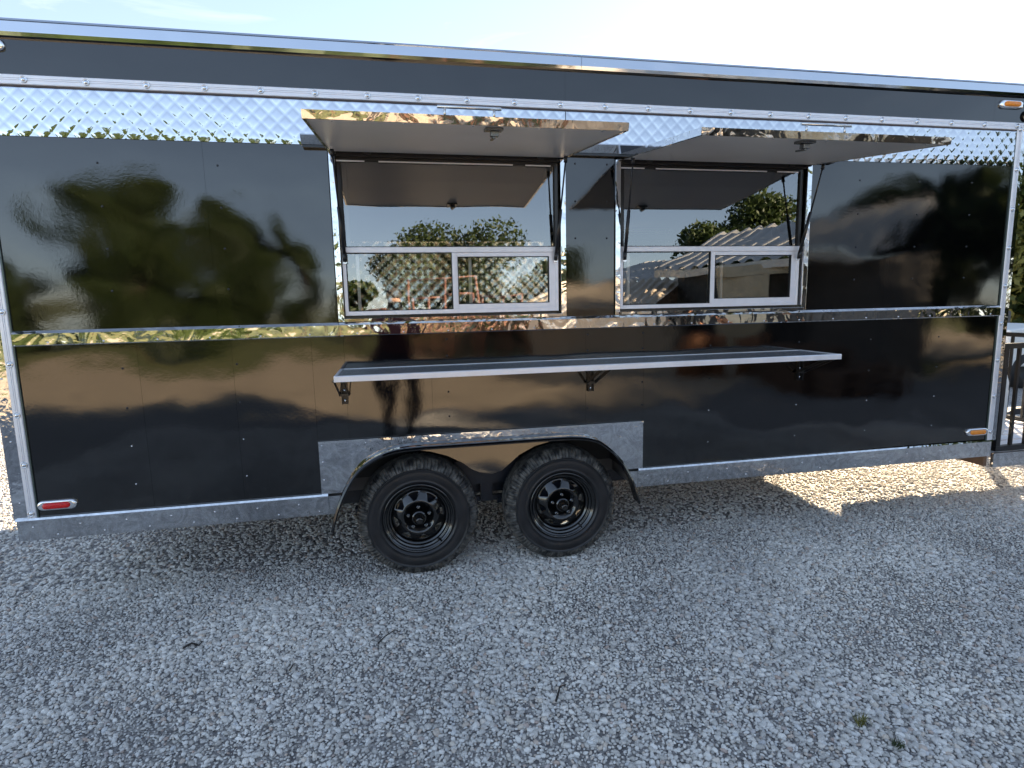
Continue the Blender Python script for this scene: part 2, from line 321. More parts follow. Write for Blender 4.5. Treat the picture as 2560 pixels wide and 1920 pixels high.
# loose stones: one object, geometry nodes instances
def gravel_object(name, x0, x1, y0, y1, dens, dmin, smin, smax, seed, z=0.002):
    nx, ny = 24, 24
    vs = [(x0 + (x1 - x0) * i / nx, y0 + (y1 - y0) * j / ny, z) for j in range(ny + 1) for i in range(nx + 1)]
    fs = [(j * (nx + 1) + i, j * (nx + 1) + i + 1, (j + 1) * (nx + 1) + i + 1, (j + 1) * (nx + 1) + i) for j in range(ny) for i in range(nx)]
    me = bpy.data.meshes.new(name); me.from_pydata(vs, [], fs); me.materials.append(M['stone'])
    o = bpy.data.objects.new(name, me); col.objects.link(o); tag(o, kind='stuff')
    t = bpy.data.node_groups.new(name + '_nodes', 'GeometryNodeTree')
    t.interface.new_socket('Geometry', in_out='INPUT', socket_type='NodeSocketGeometry'); t.interface.new_socket('Geometry', in_out='OUTPUT', socket_type='NodeSocketGeometry')
    def G(k, **kw):
        n = t.nodes.new(k)
        for a, v in kw.items(): setattr(n, a, v)
        return n
    gi = G('NodeGroupInput'); go = G('NodeGroupOutput'); lk = t.links.new
    if dmin:
        dp = G('GeometryNodeDistributePointsOnFaces', distribute_method='POISSON'); dp.inputs['Distance Min'].default_value = dmin; dp.inputs['Density Max'].default_value = dens
    else:
        dp = G('GeometryNodeDistributePointsOnFaces', distribute_method='RANDOM'); dp.inputs['Density'].default_value = dens
    dp.inputs['Seed'].default_value = seed; lk(gi.outputs[0], dp.inputs['Mesh'])
    join = G('GeometryNodeGeometryToInstance')
    for k in range(8):
        ico = G('GeometryNodeMeshIcoSphere'); ico.inputs['Subdivisions'].default_value = 2; ico.inputs['Radius'].default_value = 1.0
        sp = G('GeometryNodeSetPosition'); nzn = G('ShaderNodeTexNoise', noise_dimensions='4D'); nzn.inputs['Scale'].default_value = 0.75; nzn.inputs['W'].default_value = k * 7.31 + seed
        nzn.inputs['Detail'].default_value = 1.0
        sub = G('ShaderNodeVectorMath', operation='SUBTRACT'); sub.inputs[1].default_value = (0.5, 0.5, 0.5); sc_ = G('ShaderNodeVectorMath', operation='SCALE'); sc_.inputs['Scale'].default_value = 1.15
        lk(nzn.outputs['Color'], sub.inputs[0]); lk(sub.outputs[0], sc_.inputs[0]); lk(ico.outputs['Mesh'], sp.inputs['Geometry']); lk(sc_.outputs[0], sp.inputs['Offset'])
        sm = G('GeometryNodeSetMaterial'); sm.inputs['Material'].default_value = M['stone']; lk(sp.outputs[0], sm.inputs[0])
        ssm = G('GeometryNodeSetShadeSmooth'); ssm.inputs['Shade Smooth'].default_value = False; lk(sm.outputs[0], ssm.inputs[0])
        lk(ssm.outputs[0], join.inputs[0])
    ip = G('GeometryNodeInstanceOnPoints'); ip.inputs['Pick Instance'].default_value = True
    ri = G('FunctionNodeRandomValue', data_type='INT'); ri.inputs[4].default_value = 0; ri.inputs[5].default_value = 7; ri.inputs['Seed'].default_value = seed + 1
    rr = G('FunctionNodeRandomValue', data_type='FLOAT_VECTOR'); rr.inputs[0].default_value = (-0.45, -0.45, 0); rr.inputs[1].default_value = (0.45, 0.45, 6.28); rr.inputs['Seed'].default_value = seed + 2
    rs = G('FunctionNodeRandomValue', data_type='FLOAT'); rs.inputs[2].default_value = 0; rs.inputs[3].default_value = 1; rs.inputs['Seed'].default_value = seed + 3
    pw = G('ShaderNodeMath', operation='POWER'); pw.inputs[1].default_value = 3.0; lk(rs.outputs[1], pw.inputs[0])
    mr = G('ShaderNodeMapRange'); mr.inputs['To Min'].default_value = smin; mr.inputs['To Max'].default_value = smax; lk(pw.outputs[0], mr.inputs['Value'])
    ps = G('GeometryNodeInputPosition'); pn = G('ShaderNodeTexNoise'); pn.inputs['Scale'].default_value = 1.1; pn.inputs['Detail'].default_value = 4; lk(ps.outputs[0], pn.inputs['Vector'])
    m2 = G('ShaderNodeMapRange'); m2.inputs['From Min'].default_value = 0.3; m2.inputs['From Max'].default_value = 0.7; m2.inputs['To Min'].default_value = 0.62; m2.inputs['To Max'].default_value = 1.30; lk(pn.outputs['Fac'], m2.inputs['Value'])
    mu = G('ShaderNodeMath', operation='MULTIPLY'); lk(mr.outputs[0], mu.inputs[0]); lk(m2.outputs[0], mu.inputs[1])
    rv = G('FunctionNodeRandomValue', data_type='FLOAT_VECTOR'); rv.inputs[0].default_value = (0.85, 0.6, 0.45); rv.inputs[1].default_value = (1.3, 0.95, 0.75); rv.inputs['Seed'].default_value = seed + 5
    vs_ = G('ShaderNodeVectorMath', operation='SCALE'); lk(rv.outputs[0], vs_.inputs[0]); lk(mu.outputs[0], vs_.inputs['Scale'])
    lk(dp.outputs['Points'], ip.inputs['Points']); lk(join.outputs[0], ip.inputs['Instance']); lk(ri.outputs[2], ip.inputs['Instance Index']); lk(rr.outputs[0], ip.inputs['Rotation']); lk(vs_.outputs[0], ip.inputs['Scale'])
    st = G('GeometryNodeStoreNamedAttribute', data_type='FLOAT', domain='INSTANCE'); st.inputs['Name'].default_value = 'tone'
    rt = G('FunctionNodeRandomValue', data_type='FLOAT'); rt.inputs[2].default_value = 0; rt.inputs[3].default_value = 1; rt.inputs['Seed'].default_value = seed + 9
    lk(ip.outputs[0], st.inputs['Geometry']); lk(rt.outputs[1], st.inputs['Value']); lk(st.outputs[0], go.inputs[0])
    mdf = o.modifiers.new('stones', 'NODES'); mdf.node_group = t
    return o
gravel_object('gravel_stones', -2.6, 7.0, -2.9, 0.35, 8200, 0.0098, 0.0062, 0.0150, 11, 0.004)
gravel_object('fine_gravel', -2.6, 7.0, -2.9, 0.35, 3500, 0, 0.003, 0.0065, 31, 0.001)
gravel_object('far_gravel_stones', -4.5, 9.0, 0.35, 6.5, 1900, 0, 0.009, 0.016, 51)
gravel_object('near_gravel_stones', -2.6, 5.0, -4.6, -2.9, 2200, 0, 0.008, 0.015, 71)

# ------------------------------------------------------------------ the food trailer
X0, X1, W = -1.05, 4.83, 2.55           # rear end, front end, body width
T = thing('food_trailer', (1.29, W / 2, 0), 'long glossy black food trailer with steel trim and two raised hatches on the gravel', 'food trailer')
# lower black wall, in sheets that meet at 2 mm seams
def sheet(x0, x1, z0, z1, y0=0.0, th=0.035, name='side_panel'):
    return MB().box(x0, x1, y0, y0 + th, z0, z1).build(name, M['black'], T)
G2 = 0.0004
for a, b in ((-1.0, -0.477), (-0.477, -0.040), (-0.040, 0.35)): sheet(a + G2, b - G2, 0.535, 1.395)
for a, b in ((0.35, 0.514), (0.514, 0.97), (0.97, 1.857), (1.857, 2.217)): sheet(a + G2, b - G2, 0.835, 1.395)
sheet(2.217 + G2, 4.75, 0.535, 1.395)
for a, b in ((-1.0, -0.091), (-0.091, 0.492)): sheet(a + G2, b - G2, 1.465, 2.362)
sheet(1.745, 2.03, 1.465, 2.362); sheet(3.275, 4.75, 1.465, 2.362)
# wall behind: carries the openings (dark liner)
lin = MB(); YA, YB = 0.036, 0.06
for a in ((X0 + .03, 0.53, 1.0, 2.78), (1.706, 2.067, 1.0, 2.78), (3.24, X1 - .03, 1.0, 2.78)): lin.box(a[0], a[1], YA, YB, a[2], a[3])
for a in ((0.53, 1.706), (2.067, 3.24)): lin.box(a[0], a[1], YA, YB, 1.0, 1.50); lin.box(a[0], a[1], YA, YB, 2.335, 2.78)
lin.build('wall_core', M['inner_wall'], T)
# fascia
for a, b in ((X0, 1.745), (1.745, 4.569), (4.569, X1)):
    MB().box(a + G2, b - G2, -0.004, 0.034, 2.6215, 2.782).build('fascia_panel', M['black'], T)
# roof, far wall, ends, floor
MB().box(X0 + .01, X1 - .01, 0.02, W - .02, 2.786, 2.846).build('roof', M['white'], T)
MB().box(X0 + .02, X1 - .02, W - .03, W, 0.42, 2.785).build('far_wall', M['black'], T)
MB().box(X0 + .001, X0 + .03, 0.037, W - .031, 0.43, 2.785).build('rear_wall', M['black'], T)
MB().box(X1 - .03, X1 - .001, 0.037, W - .031, 0.43, 2.785).build('front_wall', M['black'], T)
fl = MB(); fl.box(X0 + .031, 0.44, 0.037, W - .031, 0.45, 0.53); fl.box(2.14, X1 - .031, 0.037, W - .031, 0.45, 0.53); fl.box(0.44, 2.14, 0.30, W - .30, 0.45, 0.53)
fl.build('floor', M['floor'], T)
# wheel well boxes
for ya, yb in ((0.036, 0.30), (W - .30, W - .031)):
    ww = MB(); ww.box(0.44, 2.14, ya, yb, 0.85, 0.87); ww.box(0.44, 0.46, ya, yb, 0.53, 0.85); ww.box(2.12, 2.14, ya, yb, 0.53, 0.85)
    ww.box(0.46, 2.12, yb - .012 if ya < 1 else ya, yb if ya < 1 else ya + .012, 0.53, 0.85); ww.build('wheel_well', M['black_rub'], T)

def quilt(x0, x1, z0, z1, y, name, mat, parent, pitch=0.0762, h=0.0012, n=8, flip=1):
    """sheet pressed into square diamonds, each a shallow pillow; clipped to the rectangle"""
    hp = pitch / 2; bm = bmesh.new(); off = org(parent)
    i0, i1 = int(x0 / hp) - 2, int(x1 / hp) + 2; j0, j1 = int(z0 / hp) - 2, int(z1 / hp) + 2
    cells = {}
    def vert(a, b):     # lattice on the diagonal axes, n steps per diamond side
        k = (a, b)
        if k in cells: return cells[k]
        u, v = a / n, b / n; x = (u - v) * hp; z = z1 + (u + v) * hp
        fu, fv = u - math.floor(u), v - math.floor(v); e = (1 - abs(2 * fu - 1) ** 3.6) * (1 - abs(2 * fv - 1) ** 3.6)
        cu, cv = math.floor(u + 1e-6), math.floor(v + 1e-6)
        zb = z - z0; roll = (0.0022 * max(0, 1 - zb / 0.055) ** 2 if n > 4 else 0)
        dent = 0.0012 * noise.noise((x * 3.1, z * 5, 2.0)) + 0.0010 * noise.noise((x * 9.1, z * 9, 5.0)) if n > 4 else 0
        cells[k] = bm.verts.new((x - off.x, y - flip * h * e + roll + dent - off.y, z - off.z)); return cells[k]
    amin, amax = int((x0 / hp - (z1 - z0) / hp) / 2 * n) - 2 * n, int((x1 / hp) / 2 * n) + 2 * n
    bmin, bmax = int((-x1 / hp - (z1 - z0) / hp) / 2 * n) - 2 * n, int(-x0 / hp / 2 * n) + 2 * n
    for a in range(amin, amax):
        for b in range(bmin, bmax):
            x = (a - b) / n * hp; z = z1 + (a + b) / n * hp
            if x < x0 - hp or x > x1 + hp or z > z1 + hp * .6 or z < z0 - hp * .6: continue
            f = bm.faces.new((vert(a, b), vert(a + 1, b), vert(a + 1, b + 1), vert(a, b + 1)))
            f.smooth = (n > 2)
    for co, no in (((x0, 0, 0), (-1, 0, 0)), ((x1, 0, 0), (1, 0, 0)), ((0, 0, z0), (0, 0, -1)), ((0, 0, z1), (0, 0, 1))):
        bmesh.ops.bisect_plane(bm, geom=bm.verts[:] + bm.edges[:] + bm.faces[:], plane_co=Vector(co) - off, plane_no=no, clear_outer=True)
    # creases between diamonds stay sharp
    bmesh.ops.recalc_face_normals(bm, faces=bm.faces)
    me = bpy.data.meshes.new(name); bm.to_mesh(me); bm.free(); me.materials.append(mat)
    o = bpy.data.objects.new(name, me); col.objects.link(o); o.parent = parent
    return o
quilt(-1.004, 1.744, 2.357, 2.5695, -0.006, 'quilted_panel', M['quilt'], T)
quilt(1.748, 4.752, 2.357, 2.5695, -0.006, 'quilted_panel', M['quilt'], T)
MB().box(-1.004, 4.752, 0.0, 0.034, 2.3635, 2.5695).build('quilt_backing', M['darkmetal'], T)
# interior lining seen through the glass
quilt(X0 + .05, X1 - .05, 1.0, 2.15, W - .04, 'inner_quilted_wall', M['quilt_in'], T, 0.115, 0.004, 4)
inn = MB(); inn.box(X0 + .04, X1 - .04, W - .05, W - .035, 2.152, 2.70); inn.box(X0 + .04, X1 - .04, W - .05, W - .035, 0.53, 0.998)
inn.build('inner_wall_panel', M['inner_wall'], T)
MB().box(X0 + .04, X1 - .04, 0.065, W - .055, 2.69, 2.70).build('ceiling_panel', M['inner_wall'], T)
cd = MB(); cd.tube([(2.32, W - .07, 1.95), (2.32, W - .07, 2.16), (2.34, W - .07, 2.21), (2.39, W - .07, 2.235), (3.6, W - .07, 2.235)], 0.014, 8); cd.tube([(2.32, W - .07, 1.0), (2.32, W - .07, 1.85)], 0.009, 8); cd.build('conduit', M['alu'], T)
MB().box(2.27, 2.37, W - .11, W - .055, 1.83, 1.95).build('junction_box', M['alu'], T, .004)

# roof edge flashing: lip turned under, tall face, top bead
fp = [(-0.004, 2.777), (-0.025, 2.778), (-0.0285, 2.794), (-0.0285, 2.797), (-0.027, 2.838), (-0.029, 2.842), (-0.026, 2.851), (0.05, 2.853), (0.05, 2.84), (0.0, 2.84)]
for a, b in ((X0 - .06, 1.83), (1.832, X1 + .02)): MB().ext_x(fp, a, b).build('roof_flashing', M['steel_flash'], T)
# aluminium rail under the fascia
def rail_prof(z0, z1, y=-0.014):
    h = z1 - z0
    return [(0, z0), (y + .003, z0), (y, z0 + .003), (y, z0 + h * .42), (y + .003, z0 + h * .43), (y + .003, z0 + h * .46), (y, z0 + h * .47), (y, z0 + h * .60), (y + .003, z0 + h * .61), (y + .003, z0 + h * .64), (y, z0 + h * .65), (y, z1 - .003), (y + .003, z1), (0, z1)]
MB().ext_x(rail_prof(2.577, 2.6205), X0, -1.005).build('trim_rail', M['alu'], T)
MB().ext_x(rail_prof(2.577, 2.6205), -1.004, X1).build('trim_rail', M['alu'], T)
MB().box(-1.0, 4.75, -0.0085, 0.0, 2.570, 2.5765).build('seal_strip', M['brown'], T)
# corner rails, vertical
def vrail(x0, x1, z0, z1, name='corner_rail'):
    w_ = x1 - x0
    pf = [(x0, 0), (x0, -.009), (x0 + .003, -.012), (x0 + w_ * .42, -.012), (x0 + w_ * .43, -.009), (x0 + w_ * .47, -.009), (x0 + w_ * .48, -.012), (x0 + w_ * .6, -.012), (x0 + w_ * .61, -.009), (x0 + w_ * .65, -.009), (x0 + w_ * .66, -.012), (x1 - .003, -.012), (x1, -.009), (x1, 0)]
    return MB().ext_z(pf, z0, z1).build(name, M['alu'], T)
vrail(-1.047, -1.007, 0.532, 2.5765); vrail(4.757, 4.797, 0.532, 2.5765)
M['dgreen'] = simple('dark_green_inner_lip', (0.10, 0.13, 0.12), 0.3, 0.4)
for x in (-1.0062, 4.7505): MB().box(x, x + .0055, -.007, 0, 0.536, 2.5765).build('corner_lip', M['dgreen'], T)
MB().box(X0 - .06, X0 + .002, -.004, .034, 0.535, 2.775).build('corner_post', M['steel_skirt'], T)
MB().box(X1 - .032, X1 + .006, -.004, .034, 0.535, 2.576).build('corner_post', M['steel_skirt'], T)
# mid rail: lit top bevel, tall face, under lip
mp_ = [(0, 1.394), (-.016, 1.394), (-.020, 1.399), (-.020, 1.452), (-.004, 1.466), (0, 1.466)]
for a, b in ((-1.0, 0.497), (0.4985, 1.742), (1.7435, 3.27), (3.2715, 4.75)): MB().ext_x(mp_, a, b).build('belt_rail', M['steel'], T)
# skirt with bright lip
sk = [(0, 0.424), (-.006, 0.424), (-.006, 0.527), (-.018, 0.531), (-.014, 0.541), (0, 0.541)]
MB().ext_x(sk, -1.10, 0.385).build('skirt', M['steel_skirt'], T); MB().ext_x(sk, 2.186, 4.80).build('skirt', M['steel_skirt'], T)
MB().box(-1.09, -1.055, 0.03, W, 0.43, 0.56).build('rear_sill', M['steel_skirt'], T)
# fender panel with arched cut-out
ARCH = [(0.398, 0.345), (0.420, 0.43), (0.455, 0.525), (0.528, 0.655), (0.612, 0.722), (0.72, 0.766), (0.83, 0.778), (1.0, 0.778), (1.6, 0.778), (1.76, 0.777), (1.86, 0.764), (1.94, 0.732), (2.05, 0.63), (2.10, 0.54), (2.135, 0.474), (2.172, 0.345)]
def arch_y(x):
    for (a, b), (c, d) in zip(ARCH, ARCH[1:]):
        if a <= x <= c: return b + (d - b) * (x - a) / (c - a)
    return None
fpn = MB(); xs = [0.352, 0.4205] + [p[0] for p in ARCH[2:-2]] + [2.14, 2.215]
zs = [0.5415 if i in (0, len(xs) - 1) else (arch_y(x) or 0.5415) for i, x in enumerate(xs)]
zs[1] = 0.5415; zs[-2] = 0.5415
prof = [(xs[i], max(zs[i], 0.424)) for i in range(len(xs))]
bot = [(0.352, 0.5415), (0.458, 0.5415)] + [p for p in ARCH if p[1] > 0.545] + [(2.095, 0.5415), (2.215, 0.5415)]
top = [(2.215, 0.832), (0.352, 0.832)]
me_f = MB().ext_y(bot + top, -0.008, 0.0).build('fender_panel', M['steel_skirt'], T)
MB().box(0.352, 2.215, -0.016, -0.0085, 0.822, 0.834).build('fender_panel_lip', M['steel'], T)
# skirt ends beside the fender
MB().ext_y([(0.387, 0.424), (0.4195, 0.424), (0.456, 0.5255), (0.387, 0.5255)], -0.0065, -0.001).build('skirt', M['steel_skirt'], T)
MB().ext_y([(2.184, 0.424), (2.184, 0.5255), (2.105, 0.5255), (2.152, 0.424)], -0.0065, -0.001).build('skirt', M['steel_skirt'], T)
# backing plate between the wheels
arc1 = [(0.80, 0.7515), (0.87, 0.749), (0.951, 0.733), (1.039, 0.704), (1.128, 0.655), (1.172, 0.619), (1.217, 0.597), (1.291, 0.581), (1.347, 0.596), (1.404, 0.639), (1.452, 0.678), (1.547, 0.723), (1.643, 0.745), (1.74, 0.750), (1.79, 0.745)]
fpl = MB(); pf_ = arc1 + [(1.79, 0.776), (0.80, 0.776)]; nf = len(pf_)     # leans back a little towards its top edge
fpl.add([(px, -0.010 + (pz - 0.58) * 0.08, pz) for px, pz in pf_] + [(px, 0.002 + (pz - 0.58) * 0.08, pz) for px, pz in pf_], [(i, (i + 1) % nf, nf + (i + 1) % nf, nf + i) for i in range(nf)] + [tuple(range(nf - 1, -1, -1)), tuple(range(nf, 2 * nf))])
fpl.build('fender_plate', M['black'], T)
# flared fender strip: outer lip rolled down
f2 = MB(); pts = ARCH; n = len(pts); V = []
sm_pts = []
sm_pts = [Vector((*p, 0)) for p in pts]
for _ in range(3):     # corner cutting
    q_ = [sm_pts[0]]
    for a, b in zip(sm_pts, sm_pts[1:]): q_ += [a.lerp(b, .25), a.lerp(b, .75)]
    sm_pts = q_ + [sm_pts[-1]]
sec = [(0.012, 0.0), (-0.055, 0.006), (-0.072, 0.004), (-0.080, -0.005), (-0.080, -0.012), (-0.076, -0.012), (-0.072, -0.005), (0.012, -0.005)]
cen = Vector((1.29, 0.30, 0)); ns = len(sec)
for i, p in enumerate(sm_pts):
    a = sm_pts[max(0, i - 1)]; b = sm_pts[min(len(sm_pts) - 1, i + 1)]; tn = (b - a).normalized(); nr = Vector((-tn.y, tn.x, 0))
    V += [(p.x + nr.x * s_, y_, p.y + nr.y * s_) for y_, s_ in sec]
F = [(i * ns + k, i * ns + (k + 1) % ns, (i + 1) * ns + (k + 1) % ns, (i + 1) * ns + k) for i in range(len(sm_pts) - 1) for k in range(ns)]
F += [tuple(range(ns)), tuple((len(sm_pts) - 1) * ns + k for k in range(ns))]
fo = f2.add(V, F, False).build('fender', M['gloss_fender'], T)

# ---- wheels
def wheel(cx, yc, sgn=1):
    """outer face at y=yc, centre height .345"""
    wt = bpy.data.objects.new('wheel', None); col.objects.link(wt); wt.parent = T; wt.location = Vector((cx, yc, 0.345)) - org(T); wt.empty_display_size = .1
    c = (cx, yc, 0.345); n = 384
    def ring_tread():
        prof = [(0.2893, -0.005, 0), (0.2925, -0.007, 0), (0.296, -0.006, 1), (0.310, -0.001, 1), (0.322, 0.007, 1), (0.332, 0.017, 1), (0.339, 0.029, 1), (0.3432, 0.042, 1), (0.3432, 0.046, 0), (0.3445, 0.050, 0), (0.337, 0.052, 2), (0.337, 0.057, 2), (0.3445, 0.059, 0), (0.345, 0.078, 0), (0.345, 0.080, 0), (0.337, 0.082, 2), (0.337, 0.088, 2), (0.345, 0.090, 0), (0.345, 0.110, 0), (0.337, 0.112, 2), (0.337, 0.118, 2), (0.345, 0.120, 0), (0.3445, 0.141, 0), (0.337, 0.143, 2), (0.337, 0.148, 2), (0.3445, 0.150, 0), (0.344, 0.154, 1), (0.342, 0.172, 1), (0.3385, 0.180, 1), (0.333, 0.185, 1), (0.322, 0.190, 0)]
        vs = []; 
        for r, y, kk in prof:
            for k in range(n):
                a = k * 2 * math.pi / n; rr_ = r; yy = y
                zig = (abs((k % 8) - 4) / 4 - .5) * 0.006
                if 0.045 < y < 0.152: yy += zig
                if kk == 1 and k % 4 == 0: rr_ -= 0.0058; yy += 0.003
                if kk == 1 and k % 8 == 3: rr_ -= 0.003; yy += 0.003
                vs.append((cx + rr_ * math.cos(a), yc + yy, 0.345 + rr_ * math.sin(a)))
        fs = [(i * n + k, (i + 1) * n + k, (i + 1) * n + (k + 1) % n, i * n + (k + 1) % n) for i in range(len(prof) - 1) for k in range(n)]
        return vs, fs
    vs, fs = ring_tread(); tr = MB().add(vs, fs, False).build('tread', M['tyre'], wt)
    sw = [(0.201, 0.016), (0.204, 0.006), (0.210, 0.0), (0.217, -0.003), (0.2185, -0.006), (0.2205, -0.006), (0.222, -0.004), (0.236, -0.008), (0.252, -0.011), (0.270, -0.011), (0.2835, -0.009), (0.2845, -0.0115), (0.287, -0.0115), (0.288, -0.008), (0.2895, -0.005)]
    MB().lathe(sw, c, 96).build('tyre_sidewall', M['tyre_side'], wt)
    MB().lathe([(0.322, 0.190), (0.29, 0.203), (0.25, 0.208), (0.21, 0.200), (0.19, 0.195), (0.17, 0.16)], c, 48).build('inner_sidewall', M['tyre_side'], wt)
    rim = [(0.2035, 0.008), (0.2035, 0.001), (0.2, -0.003), (0.196, -0.003), (0.193, 0.000), (0.190, 0.006), (0.184, 0.008), (0.182, 0.012), (0.181, 0.018), (0.177, 0.021), (0.172, 0.021), (0.169, 0.025), (0.168, 0.033), (0.164, 0.038), (0.158, 0.039), (0.1555, 0.044), (0.154, 0.058), (0.1545, 0.068), (0.165, 0.14), (0.195, 0.188)]
    MB().lathe(rim, c, 96).build('rim', M['rimblack'], wt)
    # spoked disc with eight triangular openings, rising to a centre plate
    d = MB(); rr_ = [0.155, 0.147, 0.140, 0.104, 0.098, 0.090, 0.086, 0.040]
    yy_ = [0.060, 0.056, 0.052, 0.026, 0.023, 0.022, 0.032, 0.032]
    hw = [None, None, 13.5, 1.6, None, None, None, None]
    for s_ in range(8):
        a0 = 360 / 8 * s_ + 11
        for i in range(len(rr_) - 1):
            w0 = hw[i] if hw[i] is not None else (13.5 if i < 2 else 1.6); w1 = hw[i + 1] if hw[i + 1] is not None else (13.5 if i + 1 < 2 else 1.6)
            c0 = [-22.5, -w0, w0, 22.5]; c1 = [-22.5, -w1, w1, 22.5]
            for j in range(3):
                if i == 2 and j == 1: continue
                sub = 4 if j == 1 else 3
                for q in range(sub):
                    def P_(cc, r_, y_, f_): 
                        an = R(a0 + cc[j] + (cc[j + 1] - cc[j]) * f_); return (cx + r_ * math.cos(an), yc + y_, 0.345 + r_ * math.sin(an))
                    d.add([P_(c0, rr_[i], yy_[i], q / sub), P_(c0, rr_[i], yy_[i], (q + 1) / sub), P_(c1, rr_[i + 1], yy_[i + 1], (q + 1) / sub), P_(c1, rr_[i + 1], yy_[i + 1], q / sub)], [(0, 1, 2, 3)], True)
    do = d.build('rim_disc', M['rimblack'], wt)
    bm = bmesh.new(); bm.from_mesh(do.data); bmesh.ops.remove_doubles(bm, verts=bm.verts, dist=1e-5); bmesh.ops.recalc_face_normals(bm, faces=bm.faces); bm.to_mesh(do.data); bm.free()
    sl = do.modifiers.new('thick', 'SOLIDIFY'); sl.thickness = 0.005; sl.offset = 0
    h = MB(); h.lathe([(0.042, 0.031), (0.042, 0.008), (0.039, 0.004), (0.034, 0.004), (0.033, -0.004), (0.029, -0.016), (0.024, -0.020), (0.0235, -0.036), (0.0185, -0.040), (0.018, -0.043), (0.010, -0.044), (0.0005, -0.042)], c, 32); h.build('hub', M['rimblack'], wt)
    for k in range(5):
        a = R(72 * k + 20); q = (cx + 0.062 * math.cos(a), yc, 0.345 + 0.062 * math.sin(a))
        nb = MB(); nb.lathe([(0.011, 0.032), (0.0105, 0.014), (0.008, 0.012), (0.006, 0.012), (0.006, 0.002), (0.0003, 0.001)], q, 6, False)
        nb.build('lug_nut', M['nut'], wt)
    MB().lathe([(0.125, 0.085), (0.125, 0.15), (0.03, 0.15)], c, 32).lathe([(0.02, 0.085), (0.125, 0.085)], c, 32).build('brake_drum', M['axlepaint'], wt)
    vst = MB(); va = R(-52); vst.tube([(cx + .172 * math.cos(va), yc + .022, .345 + .172 * math.sin(va)), (cx + .168 * math.cos(va), yc - .006, .345 + .168 * math.sin(va))], 0.005, 8); vst.build('valve_stem', M['black_rub'], wt)
    return wt
w1 = wheel(0.868, 0.012); w2 = wheel(1.718, 0.012)
for wv in (w1, w2):
    c_ = copy_tree(wv, T); c_.location = wv.location + Vector((0, W - 0.024, 0)); c_.rotation_euler = (0, 0, math.pi)
# chassis
ch = MB()
for y in (0.32, W - .37): ch.box(X0 + .05, X1 - .03, y, y + .05, 0.365, 0.449)
for x in (-0.8, -0.3, 0.3, 2.4, 3.0, 3.6, 4.2): ch.box(x, x + .05, 0.371, W - .371, 0.41, 0.4485)
ch.build('chassis_rail', M['axlepaint'], T)
for x in (0.868, 1.718):
    MB().tube([(x, 0.15, 0.29), (x, W - .15, 0.29)], 0.038, 12).build('axle', M['axlepaint'], T)
hg = MB(); hg.box(1.10, 1.50, 0.225, 0.30, 0.452, 0.60); hg.box(1.255, 1.33, 0.235, 0.255, 0.335, 0.4515); hg.box(1.22, 1.40, 0.256, 0.29, 0.33, 0.36)
hg.obox((0.50, .27, .34), (1.24, .27, .33), (0, .03, 0), (0, 0, .014)); hg.obox((1.36, .27, .33), (2.08, .27, .34), (0, .03, 0), (0, 0, .014)); hg.build('spring_hanger', M['axlepaint'], T)

